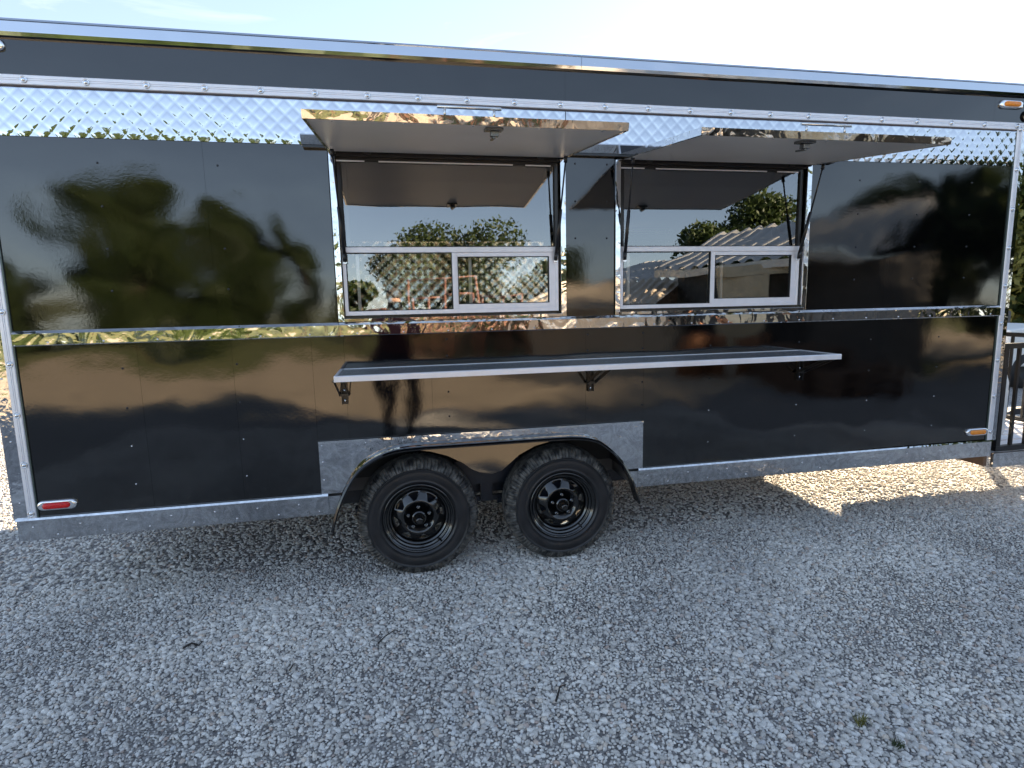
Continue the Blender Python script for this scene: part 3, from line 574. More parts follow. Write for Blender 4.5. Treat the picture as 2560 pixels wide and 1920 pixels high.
# ---- windows
def window(x0, x1, z0=1.50, z1=2.305):
    fr = MB(); y0, y1 = 0.012, 0.050; zt0, zt1 = 1.826, 1.855; xm = (x0 + x1) / 2
    fr.box(x0, x0 + .018, y0, y1, z0, zt0); fr.box(x1 - .018, x1, y0, y1, z0, zt0); fr.box(x0 + .018, x1 - .018, y0, y1, z0, z0 + .022)
    fr.box(x0, x1, y0 - .004, y1, zt0 + .0005, zt1)
    fr.box(xm - .012, xm + .012, y0 - .002, y1 - .002, z0 + .022, zt0)
    f = fr.build('window', M['alu_frame'], T, 0.0015)
    uf = MB(); uf.box(x0, x0 + .018, y0, y1, zt1, z1); uf.box(x1 - .018, x1, y0, y1, zt1, z1); uf.box(x0 + .018, x1 - .018, y0, y1, z1 - .012, z1); uf.build('upper_frame', M['darkmetal'], f)
    for fa, fb in ((0.0, 0.12), (0.18, 0.785), (0.845, 0.965)): MB().box(x0 + (x1 - x0) * fa, x0 + (x1 - x0) * fb, y0 - .008, y0 - .001, 2.283, 2.2895).build('head_strip', M['alu_frame'], f)  # thin aluminium segments added for the pale line at the window top
    s = MB(); a, b = (xm + .012, x1 - .018)          # right sash frame
    s.box(a, a + .006, y0 + .004, y0 + .02, z0 + .022, zt0); s.box(b - .035, b, y0 + .004, y0 + .02, z0 + .022, zt0); s.box(a + .006, b - .035, y0 + .004, y0 + .02, z0 + .022, z0 + .048); s.box(a + .006, b - .035, y0 + .004, y0 + .02, zt0 - .022, zt0)
    s.build('sliding_sash', M['alu_frame'], f, 0.001)
    r = MB()
    for (xa, xb, za, zb) in ((a + .006, b - .035, z0 + .048, zt0 - .022), (x0 + .018, xm - .012, z0 + .022, zt0), (x0 + .018, x1 - .018, zt1, z1 - .012)):
        r.box(xa, xa + .004, y0 + .003, y0 + .021, za, zb); r.box(xb - .004, xb, y0 + .003, y0 + .021, za, zb); r.box(xa + .004, xb - .004, y0 + .003, y0 + .021, za, za + .004); r.box(xa + .004, xb - .004, y0 + .003, y0 + .021, zb - .004, zb)
    r.build('gasket', M['black_rub'], f)
    for (xa, xb, za, zb) in ((a + .01, b - .039, z0 + .052, zt0 - .026), (x0 + .022, xm - .016, z0 + .026, zt0 - .004), (x0 + .022, x1 - .022, zt1 + .004, z1 - .016)):
        p = MB(); p.add([(xa, y0 + .012, za), (xb, y0 + .012, za), (xb, y0 + .012, zb), (xa, y0 + .012, zb)], [(0, 1, 2, 3)]); p.build('pane', M['glass'], f)
    for x in (x0 + .065, xm + .085):
        MB().box(x, x + .016, y0 + .055, y0 + .075, z0 + .02, zt0 - .004).build('inner_stile', M['alu_frame'], f)
    for x in (x0 + .012, x1 - .05):
        MB().box(x, x + .03, y0 + .06, y0 + .13, zt1 - .02, z1).build('inner_jamb', M['inner_wall'], f)
    return f
window(0.533, 1.703); window(2.072, 3.236)
def window_trim(x0, x1):
    w_ = 0.030
    for a, nm in ((x0, 0), (x1 - w_, 1)):
        MB().box(a, a + w_, -.013, .034, 1.4685, 2.325).build('window_trim', M['steel'], T, .001)
    MB().box(x0 + w_ + .001, x1 - w_ - .001, -.034, .030, 1.4685, 1.485).build('window_sill', M['steel'], T, .001)
    MB().box(x0 + w_ + .001, x1 - w_ - .001, -.004, .034, 2.306, 2.330).build('window_head', M['darkmetal'], T)
window_trim(0.498, 1.742); window_trim(2.033, 3.277)
# drip hood above the hatches
hood = [(-.007, 2.407), (-.060, 2.394), (-.062, 2.388), (-.034, 2.351), (-.007, 2.351)]
MB().ext_x(hood, 0.375, 3.42).build('drip_hood', M['steel'], T)
MB().box(0.38, 3.415, -.030, -.0045, 2.338, 2.350).build('hood_rail', M['darkmetal'], T)

# ---- hatches (raised serving windows)
def hatch(x0, x1, seed, droop=0.0, lat=0.3):
    hz, hy = 2.322, -0.022; L_ = 0.895; ang = R(-6.7 - droop)
    dv = Vector((0, -math.cos(ang), math.sin(ang))); nv = Vector((0, math.sin(-ang), math.cos(ang)))
    nv = Vector((0, -dv.z, dv.y)) * -1
    if nv.z < 0: nv = -nv
    def P(x, d, h_): return Vector((x, hy, hz)) + dv * d + nv * h_
    def slab(x0_, x1_, d0, d1, h0, h1):
        vs = [P(x, d, h_) for x in (x0_, x1_) for d in (d0, d1) for h_ in (h0, h1)]
        return vs, [(0, 1, 3, 2), (4, 6, 7, 5), (0, 4, 5, 1), (2, 3, 7, 6), (0, 2, 6, 4), (1, 5, 7, 3)]
    b = MB(); b.add(*slab(x0 + .012, x1 - .012, 0.004, L_ - .006, 0.002, 0.020)); o = b.build('hatch', M['awn'], T)
    sk_ = MB(); sk_.add(*slab(x0 + .012, x1 - .012, 0.004, L_ - .006, 0.0205, 0.024)); sk_.build('hatch_skin', M['black'], o)
    e = MB(); vs_, fs_ = slab(x0, x1, L_ - .005, L_ + .001, -0.002, 0.028); k_ = .0035 if seed == 1 else .0012; vs_[3] += dv * k_; vs_[7] += dv * k_; e.add(vs_, fs_); e.build('edge_trim', M['steel_edge'], o)
    for xa, xb in ((x0, x0 + .0115), (x1 - .0115, x1)):
        e = MB(); e.add(*slab(xa, xb, 0.0, L_ - .0055, -0.002, 0.028)); e.build('edge_trim', M['steel_edge'], o)
    for f_ in (0.0, 0.14, 0.88, 0.97):
        xa = x0 + (x1 - x0) * f_ ; MB().box(xa, xa + .035, hy, -.0045, hz - .006, hz + .014).build('hinge', M['darkmetal'], o)
    # pull bar on the outer edge, standing on two posts
    xc = x0 + (x1 - x0) * 0.49; hb = MB(); a, c_ = xc - .122, xc + .122
    hb.tube([P(a, L_ - .03, .062), P(c_, L_ - .03, .062)], 0.0062, 12)
    for x in (a + .028, c_ - .028): hb.tube([P(x, L_ - .03, .024), P(x, L_ - .03, .060)], 0.0048, 8)
    hb.build('handle', M['brushed'], o)
    xl = x0 + (x1 - x0) * lat; lt = MB(); lt.add(*slab(xl - .035, xl + .035, L_ - .10, L_ - .045, -.010, .0015)); lt.add(*slab(xl - .012, xl + .02, L_ - .09, L_ - .06, -.030, -.0105)); lt.add(*slab(xl - .006, xl + .006, L_ - .125, L_ - .06, -.038, -.0305)); lt.build('latch', M['nut'], o, .002)
    rv = rivet_me(0.004, M['screw'])
    for k in range(5):
        q = P(x0 + (x1 - x0) * (0.08 + 0.21 * k), L_ - .03, -.0005); inst('screw', rv, o, q, (R(90), 0, 0))
    # gas struts
    for xs_ in (x0 + .030, x1 - .030):
        tp = P(xs_, 0.135, -.010); bt = Vector((xs_ - (.018 if xs_ > (x0 + x1) / 2 else -.018), -.004 + .0, 1.792)); mid = tp.lerp(bt, 0.50)
        s1 = MB(); s1.tube([tp, mid], 0.0048, 8); s1.tube([mid, bt + (tp - bt) * .03], 0.0095, 10); s1.tube([tp + Vector((0, 0, .004)), tp - (tp - bt).normalized() * .028], 0.010, 8); s1.tube([bt + Vector((0, 0, -.012)), bt + (tp - bt).normalized() * .03], 0.0105, 8)
        st_ = s1.build('gas_strut', M['darkmetal'], o)
        MB().box(xs_ - .009, xs_ + .009, tp.y - .012, tp.y + .012, tp.z + .004, tp.z + .016).build('strut_bracket', M['screw'], st_); bk = MB(); bk.box(bt.x - .010, bt.x + .010, -.004, .011, bt.z - .022, bt.z - .008); bk.build('strut_bracket', M['screw'], st_)
    return o
_rv = {}
def rivet_me(r, mat):
    k = (r, mat.name)
    if k not in _rv:
        m_ = MB().lathe([(r, 0), (r * .92, -r * .35), (r * .5, -r * .62), (r * .02, -r * .66)], (0, 0, 0), 10); me = m_.mesh('rivet'); me.materials.append(mat); _rv[k] = me
    return _rv[k]
M['steel_edge'] = polished('hatch_edge_steel', 9, 0.003, 0.04, 0.0002, (0.66, 0.65, 0.64))
M['brushed'] = simple('brushed_steel', (0.66, 0.66, 0.66), 0.25, 1.0, var=0.05)
hatch(0.50, 1.732, 1, 0.0, 0.57); hatch(2.045, 3.265, 2, 0.3, 0.44)

# ---- serving shelf
sh = MB(); sh.box(0.505, 3.245, -.335, -.012, 1.205, 1.2185); so_ = sh.build('shelf', M['shelf_top'], T)
ed = MB(); ed.ext_x([(-.352, 1.194), (-.352, 1.220), (-.349, 1.2235), (-.336, 1.2235), (-.336, 1.194)], 0.49, 3.258); ed.build('shelf_edging', M['alu'], so_, .001)
for a, b in ((0.49, 0.5045), (3.2455, 3.258)): MB().box(a, b, -.3355, -.010, 1.192, 1.2225).build('shelf_edging', M['alu'], so_, .001)
MB().box(0.505, 3.245, -.0115, -.0045, 1.192, 1.2215).build('shelf_edging', M['alu'], so_)
for i, x in enumerate((0.505, 1.885, 3.262)):
    b = MB(); b.box(x - .016, x + .016, -.0045, -.0005, 1.030, 1.190); b.box(x - .016, x - .013, -.022, -.0046, 1.030, 1.188); b.box(x + .013, x + .016, -.022, -.0046, 1.030, 1.188)
    b.obox((x - .024, -.018, 1.085), (x - .024, -.26, 1.187), (.002, 0, 0), (0, .004, .008)); b.obox((x + .024, -.018, 1.085), (x + .024, -.26, 1.187), (.002, 0, 0), (0, .004, .008))
    b.box(x - .03, x + .03, -.30, -.02, 1.1885, 1.1915); b.box(x - .028, x + .028, -.029, -.0225, 1.076, 1.090)
    o = b.build('shelf_bracket', M['darkmetal'], so_)
    for z in (1.050, 1.105): inst('bolt', rivet_me(0.0085, M['screw']), o, (x, -.0048, z))

# ---- screws, rivets, dimples
scm = MB().lathe([(0.0155, 0), (0.0150, -0.0035), (0.0125, -0.0042), (0.0118, -0.0028), (0.0085, -0.0028), (0.0080, -0.0060), (0.0045, -0.0075), (0.0003, -0.0078)], (0, 0, 0), 18).mesh('screw'); scm.materials.append(M['screw'])
x = -0.807 - .254
while x < 4.75: inst('screw', scm, T, (x, -.0142, 2.5985)); x += 0.2525
inst('screw', scm, T, (4.745, -.0142, 2.5985))
for k in range(9):
    if 0.564 + .2485 * k < 2.56: inst('screw', scm, T, (-1.027, -.0121, 0.564 + .2485 * k)); inst('screw', scm, T, (4.777, -.0121, 0.60 + .2475 * k))
rb = rivet_me(0.0055, M['rivet_black'])
rs_ = rivet_me(0.0042, M['screw'])
for xx in (-0.55, -0.02, 2.647, 3.253, 3.772, 4.295):
    for z in (0.673, 0.872, 1.068, 1.268): inst('rivet', rb if z > 1 else rs_, T, (xx, -.0003, z))
for xx in (1.06, 1.87, 2.21):
    for z in (0.93, 1.068, 1.268, 1.36): inst('rivet', rb, T, (xx, -.0003, z))
for xx in (-0.555, -0.028, 3.62, 4.05, 4.45):
    for z in (1.648, 1.848, 2.047, 2.247): inst('rivet', rb, T, (xx, -.0003, z))
for xx in (1.80, 1.985):
    for z in (1.9, 2.10, 2.30): inst('rivet', rb, T, (xx, -.0003, z))
rf = rivet_me(0.005, M['screw'])
for k in range(17): inst('rivet', rf, T, (-0.9 + .345 * k + .06 * math.sin(k * 5), -.0248, 2.812))
for k in range(14):
    xx = -1.03 + 0.105 * k
    if xx < 0.36: inst('rivet', rf, T, (xx, -.0063, 0.445 if k % 2 else 0.492))
for k in range(20):
    xx = 2.25 + .133 * k
    if xx < 4.78: inst('rivet', rf, T, (xx, -.0063, 0.445 if k % 2 else 0.492))
for (xx, zz) in ((0.37, .62), (0.37, .72), (0.37, .81), (0.80, .812), (1.07, .812), (1.35, .812), (1.62, .812), (1.9, .812), (2.2, .81), (2.2, .72), (2.2, .62), (0.60, .812), (0.5, .60), (2.09, .60)): inst('rivet', rf, T, (xx, -.0083, zz))
for k in range(24): inst('rivet', rf, T, (-0.85 + .24 * k, -.0203, 1.408))
for xx in (-1.074,):
    for z in (0.62, 0.93, 1.24, 1.55): inst('rivet', rf, T, (xx, -.0043, z))

# ---- marker lamps
def lamp(cx, cz, lens, y=-0.0, back=False, label=None):
    def obr(rx, rz, k=10):
        pts = []
        for i in range(k + 1): a = -math.pi / 2 + math.pi * i / k; pts.append((cx + rx - rz + rz * math.cos(a), cz + rz * math.sin(a)))
        for i in range(k + 1): a = math.pi / 2 + math.pi * i / k; pts.append((cx - rx + rz + rz * math.cos(a), cz + rz * math.sin(a)))
        return pts
    def dome(ext):
        b = MB(); base = []
        for (rx, rz, yy) in ext: base += [(px, y + yy, pz) for px, pz in obr(rx, rz)]
        n_ = 22; nf = len(ext)
        fs = [(i * n_ + k, i * n_ + (k + 1) % n_, (i + 1) * n_ + (k + 1) % n_, (i + 1) * n_ + k) for i in range(nf - 1) for k in range(n_)] + [tuple((nf - 1) * n_ + k for k in range(n_))]
        return b.add(base, fs, True)
    bz = dome([(0.089, 0.0265, 0), (0.088, 0.0255, -.009), (0.082, 0.021, -.015), (0.072, 0.017, -.0155)]).build('marker_lamp', M['chrome'], T, label=label)
    dome([(0.062, 0.0155, -.0157), (0.060, 0.0145, -.022), (0.052, 0.0095, -.027)]).build('lens', M[lens], bz)
    lm = rivet_me(0.0032, M[lens])
    for i in range(7):
        for j in (-1, 1): inst('led_dot', lm, bz, (cx - .042 + .014 * i + .003 * j, y - .0262, cz + .0048 * j), scale=(1, 1, 1))
M['chrome'] = simple('chrome_bezel', (0.85, 0.85, 0.86), 0.06, 1.0)
lamp(-0.912, 0.598, 'lens_red', label='red marker lamp in chrome bezel at the lower rear corner'); lamp(4.668, 0.603, 'lens_amber', label='amber marker lamp at the lower front corner')
lamp(4.688, 2.728, 'lens_amber', -.004, label='amber marker lamp at the upper front corner'); lamp(-0.955, 2.742, 'lens_red', -.004)
MB().lathe([(0.034, 0), (0.034, -.02), (0.026, -.027), (0.001, -.028)], (4.832, -.006, 2.668), 20).build('corner_cap', M['black_rub'], T)

# ---- front porch deck with cage on the tongue
PX1, PY1 = 6.1, 1.30
pd = MB(); pd.box(X1 + .008, PX1, 0.0, 0.02, 0.336, 0.436); pd.box(PX1 - .02, PX1, 0.021, PY1, 0.336, 0.436); pd.box(X1 + .008, PX1 - .021, PY1 - .02, PY1, 0.336, 0.436); pd.build('porch_skirt', M['steel_skirt'], T)
for k in range(9): MB().box(X1 + .01, PX1 - .022, 0.03 + .14 * k, 0.03 + .14 * k + .11, 0.405, 0.432).build('deck_plank', M['alu'], T)
MB().box(X1 - .028, X1 - .001, 0.038, PY1, 0.338, 0.4285).build('porch_board', M['wood'], T)
cg = MB(); t_ = 0.0125
def bar(x0, x1, y0, y1, z0, z1): cg.box(x0, x1, y0, y1, z0, z1)
ca0, ca1, cy0, cy1, cz0, cz1 = 4.875, 6.05, 0.02, 1.22, 0.442, 1.165
for (x, y) in ((ca0, cy0), (ca1 - .035, cy0), (ca0, cy1), (ca1 - .035, cy1), (5.42, cy0)): bar(x, x + .035, y, y + .035, cz0, cz1)
for z in (cz0 + .0, cz1 - .0): 
    for y in (cy0 - .001, cy1 - .001): bar(ca0 - .002, ca1 + .002, y, y + .037, z, z + .036)
    for x in (ca0 - .001, ca1 - .036): bar(x, x + .037, cy0 + .037, cy1 - .002, z + .0005, z + .0355)
k = 0
for xx in np.arange(ca0 + .13, ca1 - .06, 0.125): bar(xx, xx + .018, cy0 + .006, cy0 + .026, cz0 + .036, cz1)
for yy in np.arange(cy0 + .14, cy1 - .05, 0.14):
    bar(ca1 - .03, ca1 - .012, yy, yy + .018, cz0 + .036, cz1)
cg.build('gas_bottle_cage', M['darkmetal'], T)
for cx_, cy_ in ((5.25, .45), (5.7, .80)):
    b = MB(); b.v = []; c0 = Vector((cx_, cy_, 0))
    b.tube([c0 + Vector((0, 0, z)) for z in (0.436, .46, .50, .80, .88, .93, .96)], [0.10, .14, .152, .152, .13, .08, .03], 24); b.tube([c0 + Vector((0, 0, z)) for z in (.93, 1.05)], 0.085, 20, caps=False); b.build('gas_bottle', M['white'], T)
tg = MB(); tg.obox((4.7, 0.35, .40), (6.55, 1.235, .40), (.012, -.025, 0), (0, 0, .03)); tg.box(4.86, 6.5, 1.245, 1.305, .345, .40); tg.box(6.5, 6.9, 1.235, 1.315, .37, .43); tg.box(6.25, 6.32, 1.24, 1.31, .03, .95); tg.build('tongue', M['axlepaint'], T)

# ------------------------------------------------------------------ things on the gravel
def twig(pts, r, label, group=None, mat='twig', name='twig', cat='twig'):
    b = MB(); P_ = [Vector((x, y, 0.012 + z)) for x, y, z in pts]; b.tube(P_, [r * (1 - .5 * i / (len(P_) - 1)) for i in range(len(P_))], 6)
    o = b.build(name, M[mat]); tag(o, label, cat, group); return o
G_ = 'dark twigs lying on the gravel'
twig([(0.642, -.644, .006), (0.672, -.605, .012), (0.712, -.555, .006)], .0042, 'straight dark twig on the gravel below the left wheel', G_)
twig([(1.33, -1.2, .006), (1.355, -1.155, .014), (1.365, -1.13, .012), (1.395, -1.115, .006)], .0045, 'bent dark twig on the gravel in the middle foreground', G_)
twig([(-.235, -.475, .006), (-.205, -.455, .013), (-.17, -.47, .006), (-.165, -.44, .006)], .006, 'short crooked dark twig on the gravel at the far left', G_)
twig([(.275, -.76, .006), (.285, -.73, .01), (.28, -.705, .006)], .0035, 'tiny curled dark twig left of the middle foreground', G_)
twig([(2.682, -1.321, .006), (2.69, -1.36, .012), (2.687, -1.42, .010), (2.684, -1.47, .010), (2.684, -1.506, .012), (2.70, -1.54, .012), (2.733, -1.568, .008)], .0028, 'thin pale curved string lying on the gravel at lower right', None, 'string', 'string', 'string')
def weed(x, y, n_, h_, label, mat, seed):
    rr = random.Random(seed); b = MB()
    for k in range(n_):
        a = rr.uniform(0, 6.28); l = h_ * rr.uniform(.6, 1.2); w_ = .0016; c, s = math.cos(a), math.sin(a); ox, oy = rr.uniform(-.015, .015), rr.uniform(-.015, .015); pr = []
        for i in range(4):
            f_ = i / 3; pr.append((Vector((x + ox + c * l * .7 * f_, y + oy + s * l * .7 * f_, .010 + l * .55 * math.sin(f_ * 2.0))), w_ * (1 - f_ * .9)))
        vs = [];
        for p, ww_ in pr: vs += [p + Vector((-s * ww_, c * ww_, 0)), p - Vector((-s * ww_, c * ww_, 0))]
        b.add(vs, [(0, 1, 3, 2), (2, 3, 5, 4), (4, 5, 7, 6)])
    tag(b.build('weed', M[mat]), label, 'weed', 'small weeds growing in the gravel')
weed(2.375, -1.553, 46, .05, 'small dry grass tuft in the gravel at lower right', 'leaf_yellow', 1)
weed(2.42, -1.671, 60, .028, 'low dark green weed in the gravel at lower right', 'leaf_dark', 2)

# ------------------------------------------------------------------ trees
def tree(name, x, y, h, cr_, label, leaf='leaf', n=9000, seed=1, base=0.3, sq=1.0, leafs=0.16, group='trees around the yard', cat='tree', trunk_r=.16):
    rr = random.Random(seed); nr = np.random.default_rng(seed)
    t = thing(name, (x, y, 0), label, cat, group)
    tb = MB(); tb.tube([(x, y, -.05), (x + .05, y, h * .25), (x - .04, y + .05, h * .5), (x, y, h * .78)], [trunk_r, trunk_r * .8, trunk_r * .55, trunk_r * .15], 8)
    cl_ = []
    for k in range(15):
        a = rr.uniform(0, 6.28); zz = h * rr.uniform(base + .08, .93); prof = math.sin(min(1, max(0.05, (zz / h - base) / (1 - base))) * math.pi) ** .6
        rad = cr_ * prof * rr.uniform(.25, .95) * sq; q = Vector((x + rad * math.cos(a), y + rad * math.sin(a), zz)); cl_.append((q, cr_ * rr.uniform(.22, .46)))
        s0 = Vector((x, y, zz * .62)); tb.tube([s0, s0.lerp(q, .5) + Vector((0, 0, .12)), q], [trunk_r * .4, trunk_r * .25, trunk_r * .08], 5)
    tb.build('trunk', M['bark'], t)
    per = n // len(cl_); V = []; 
    for q, r_ in cl_:
        d = nr.normal(size=(per, 3)); d /= np.linalg.norm(d, axis=1)[:, None]; rad = r_ * (nr.random(per) ** .42)[:, None] * (1 + .35 * nr.random((per, 1)))
        p = np.array(q) + d * rad * np.array([1, 1, .8]); V.append(p)
    P_ = np.concatenate(V); P_ = P_[P_[:, 2] > 0.1]; k = len(P_)
    a = nr.normal(size=(k, 3)); a /= np.linalg.norm(a, axis=1)[:, None]; b = np.cross(a, nr.normal(size=(k, 3))); b /= np.linalg.norm(b, axis=1)[:, None]
    s = leafs * nr.uniform(.5, 1.2, (k, 1)); vs = np.stack([P_ - a * s, P_ + b * s * .5, P_ + a * s, P_ - b * s * .5], 1).reshape(-1, 3) - np.array([x, y, 0])
    me = bpy.data.meshes.new('crown'); me.from_pydata(vs.tolist(), [], [(4 * i, 4 * i + 1, 4 * i + 2, 4 * i + 3) for i in range(k)]); me.materials.append(M[leaf])
    o = bpy.data.objects.new('crown', me); col.objects.link(o); o.parent = t
    return t
def env(az, D): a = R(az); return 0.793 + D * math.sin(a), 3.165 - D * math.cos(a)
def etree(az, D, el, width_deg, label, **kw):
    x, y = env(az, D); h = 1.556 + D * math.tan(R(el)); tree('tree', x, y, h, D * math.tan(R(width_deg / 2)), label, **kw)
B_ = 'trees across the yard behind the photographer'
etree(-22.0, 30, 10.2, 9.5, 'tall dense tree across the yard, leftmost of the big clump', seed=3, n=14000, base=.04, leafs=.24, group=B_)
etree(-17, 31, 9.2, 11, 'broad dense tree in the middle of the big clump across the yard', seed=4, n=15000, base=.05, leafs=.24, group=B_)
etree(-13, 32, 7.8, 5, 'smaller tree on the right side of the big clump across the yard', seed=5, n=6000, base=.08, leafs=.24, group=B_)
etree(-8.6, 30, 8.6, 5.5, 'narrow pointed tree standing alone right of the big clump', seed=6, n=7000, base=.06, leafs=.22, group=B_)
etree(-30, 36, 3.4, 7, 'low bushy tree at the far left edge of the yard', seed=7, n=5000, base=.03, leafs=.24, group=B_)
etree(3.5, 26, 6.6, 12, 'leafy tree behind the red cattle panels, left one', seed=8, n=17000, base=.05, leafs=.105, group=B_)
etree(10, 25, 7.9, 12, 'tall leafy tree behind the red cattle panels, right one', seed=9, n=17000, base=.05, leafs=.105, group=B_)
etree(-3.2, 40, 2.0, 4, 'small distant bush left of the red cattle panels', seed=10, n=3000, base=.03, leafs=.25, group=B_)
etree(16, 27, 4.5, 6, 'round tree behind the low tan shed', seed=11, n=5000, base=.05, leafs=.18, group=B_)
etree(33, 22, 9.2, 13, 'large tree rising behind the corrugated shed', seed=12, n=19000, base=.1, leafs=.10, group=B_)
etree(45.5, 17, 9.8, 12, 'big tree right of the corrugated shed', seed=13, n=12000, base=.03, leafs=.17, group=B_)
etree(53, 16, 11, 12, 'big tree at the far right end of the yard', seed=14, n=12000, base=.03, leafs=.17, group=B_)
etree(60, 18, 12, 13, 'spreading tree beyond the right end of the yard', seed=15, n=9000, base=.03, leafs=.2, group=B_)
F_ = 'trees beyond the front of the trailer'
tree('tree', 14.5, 8.45, 4.9, 1.6, 'slender unseen tree added beyond the trailer front to shade the gravel', seed=29, n=9000, base=.66, leafs=.12, group=F_)  # unseen crown added, its height set to shade a strip of gravel
tree('tree', 17.2, 7.5, 5.5, 3.0, 'tall tree beyond the trailer front that shades the gravel', seed=21, n=14000, base=.06, leafs=.17, group=F_)
tree('tree', 20.4, 4.9, 7.2, 3.2, 'broad tree right of the tall one beyond the trailer front', seed=22, n=12000, base=.05, leafs=.17, group=F_)
tree('tree', 24.0, 1.0, 8.4, 3.4, 'third tree in the row beyond the trailer front', seed=23, n=10000, base=.05, leafs=.19, group=F_)
tree('hedge_bush', 14.6, 7.9, 3.1, 2.0, 'yellow green bush at the right edge beside the trailer front', leaf='leaf_yellow', seed=24, n=12000, base=.02, leafs=.09, group='bushes beyond the trailer front', cat='bush', trunk_r=.07)
tree('hedge_bush', 16.2, 6.3, 2.9, 1.9, 'second yellow green bush behind the white utility cart', leaf='leaf_yellow', seed=25, n=10000, base=.02, leafs=.09, group='bushes beyond the trailer front', cat='bush', trunk_r=.07)

# ------------------------------------------------------------------ white utility cart at the right edge
UX, UY = 11.6, 4.9
u = thing('utility_cart', (UX, UY, 0), 'low white open utility cart with grey seats parked past the trailer front', 'utility cart')
MB().ext_y([(UX - 1.3, .35), (UX - 1.3, .95), (UX - .45, 1.02), (UX - .30, .72), (UX + .45, .70), (UX + .55, .95), (UX + 1.35, .88), (UX + 1.4, .35)], UY - .7, UY + .7).build('body', M['white'], u, .03)
for dx in (-.95, .95):
    for dy in (-.62, .62):
        MB().lathe([(0.14, -.10), (.26, -.10), (.285, -.06), (.285, .06), (.26, .10), (.14, .10)], (UX + dx, UY + dy, .285), 24).lathe([(.14, -.10), (.13, -.06), (.001, -.06)], (UX + dx, UY + dy, .285), 24).build('wheel', M['black_rub'], u)
for dy in (-.35, .35):
    b = MB(); b.box(UX - .2, UX + .3, UY + dy - .22, UY + dy + .22, .72, .84); b.box(UX - .32, UX - .22, UY + dy - .2, UY + dy + .2, .80, 1.22); b.build('seat', M['shadewall'], u, .03)
MB().box(UX - 1.32, UX - 1.302, UY - .62, UY - .54, .55, .78).build('tail_light', M['lens_red'], u)
MB().box(UX - 1.38, UX - 1.302, UY - .6, UY + .6, .38, .48).build('bumper', M['alu'], u, .01)

# ------------------------------------------------------------------ yard behind the photographer (seen mirrored)
def panel(az0, D0, az1, D1, h, bars, label, z0=.1, dz=None):
    (xa, ya), (xb, yb) = env(az0, D0), env(az1, D1); t = thing('cattle_panel', (xa, ya, 0), label, 'cattle panel', 'red pipe cattle panels across the yard')
    for f_ in (0, .5, 1):
        x, y = xa + (xb - xa) * f_, ya + (yb - ya) * f_; MB().tube([(x, y, 0), (x, y, h)], .035, 8).build('post', M['rust'], t)
    for k in range(bars):
        z = z0 + (h - z0) * (k + 1) / bars - .02; MB().tube([(xa, ya, z), (xb, yb, z)], .028, 8).build('rail', M['rust'], t)
panel(1.5, 17, 8.1, 16.5, 2.28, 1, 'tall red pipe frame standing over the cattle panels')
panel(1.9, 16.4, 4.5, 16.3, 1.72, 4, 'red pipe cattle panel under the left half of the tall red frame')
panel(4.7, 16.2, 7.7, 16.1, 1.78, 4, 'red pipe cattle panel under the right half of the tall red frame')
panel(8.4, 16.0, 12.5, 14.8, 1.75, 4, 'red pipe cattle panel right of the tall frame gate')
panel(-4, 20, -1, 18, 1.4, 3, 'red pipe cattle panel farthest left across the yard')
def shed(az0, D0, az1, D1, eave, ridge, depth, label, roofm, wallm, rib=.46, over=.35, name='shed', open_=False):
    a = Vector((*env(az0, D0), 0)); b = Vector((*env(az1, D1), 0)); d = (b - a).normalized(); bk = Vector((d.y, -d.x, 0)); 
    if bk.dot(a - Vector((.8, 3.2, 0))) < 0: bk = -bk
    Ln = (b - a).length; t = thing(name, a, label, 'shed', 'farm sheds across the yard')
    wl = MB()
    for p0, p1 in ((a + bk * .4, b + bk * .4), (a + bk * .4, a + bk * depth), (b + bk * .4, b + bk * depth), (a + bk * depth, b + bk * depth)):
        vs = [p0, p1, p1 + Vector((0, 0, eave)), p0 + Vector((0, 0, eave))]; wl.add(vs, [(0, 1, 2, 3)])
    wl.build('wall', wallm, t)
    rf = MB(); nr_ = int(Ln / (rib / 4)); prev = None
    for i in range(nr_ + 1):
        q = i / nr_; h_ = 0.075 if (i % 4) in (1, 2) else 0.0; p0 = a + d * (Ln * q) - bk * over; p1 = a + d * (Ln * q) + bk * depth
        v0 = p0 + Vector((0, 0, eave + h_)); v1 = p1 + Vector((0, 0, ridge + h_))
        if prev: rf.add([prev[0], v0, v1, prev[1]], [(0, 1, 2, 3)])
        prev = (v0, v1)
    rf.build('roof', roofm, t)
    fs_ = MB(); fs_.obox(a - bk * over + Vector((0, 0, eave - .09)), b - bk * over + Vector((0, 0, eave - .09)), bk * .02, (0, 0, .09)); fs_.build('fascia', M['tin'], t)
    return t, a, d, bk
s1, a_, d_, b_ = shed(26.2, 17.2, 43, 13.0, 2.33, 3.35, 1.9, 'long open shed with pale corrugated roof across the yard', M['tin'], M['shadewall'])
x0_, y0_ = env(31, 14.6); x1_, y1_ = env(35.3, 13.9); dd = Vector((x1_ - x0_, y1_ - y0_, 0))
pw_ = MB(); pw_.obox((x0_, y0_, 1.0), (x1_, y1_, 1.0), Vector((dd.y, -dd.x, 0)).normalized() * .015, (0, 0, 1.0)); o = pw_.build('plywood_sheet', M['plywood']); tag(o, 'pale plywood sheet leaning at the front of the long shed', 'plywood sheet')
pw_ = MB(); pw_.obox((x0_, y0_, 2.13), (x1_ + .35, y1_, 2.13), Vector((0, .25, .0)), (0, -.05, .12)); o = pw_.build('plywood_awning', M['plywood']); tag(o, 'pale plywood flap above the plywood sheet', 'plywood flap')
shed(12.5, 15.5, 25.5, 14.5, 1.35, 2.15, 4.0, 'low tan shed with sun bleached corrugated roof left of the long shed', M['tin_tan'], M['tin_tan'], .25)
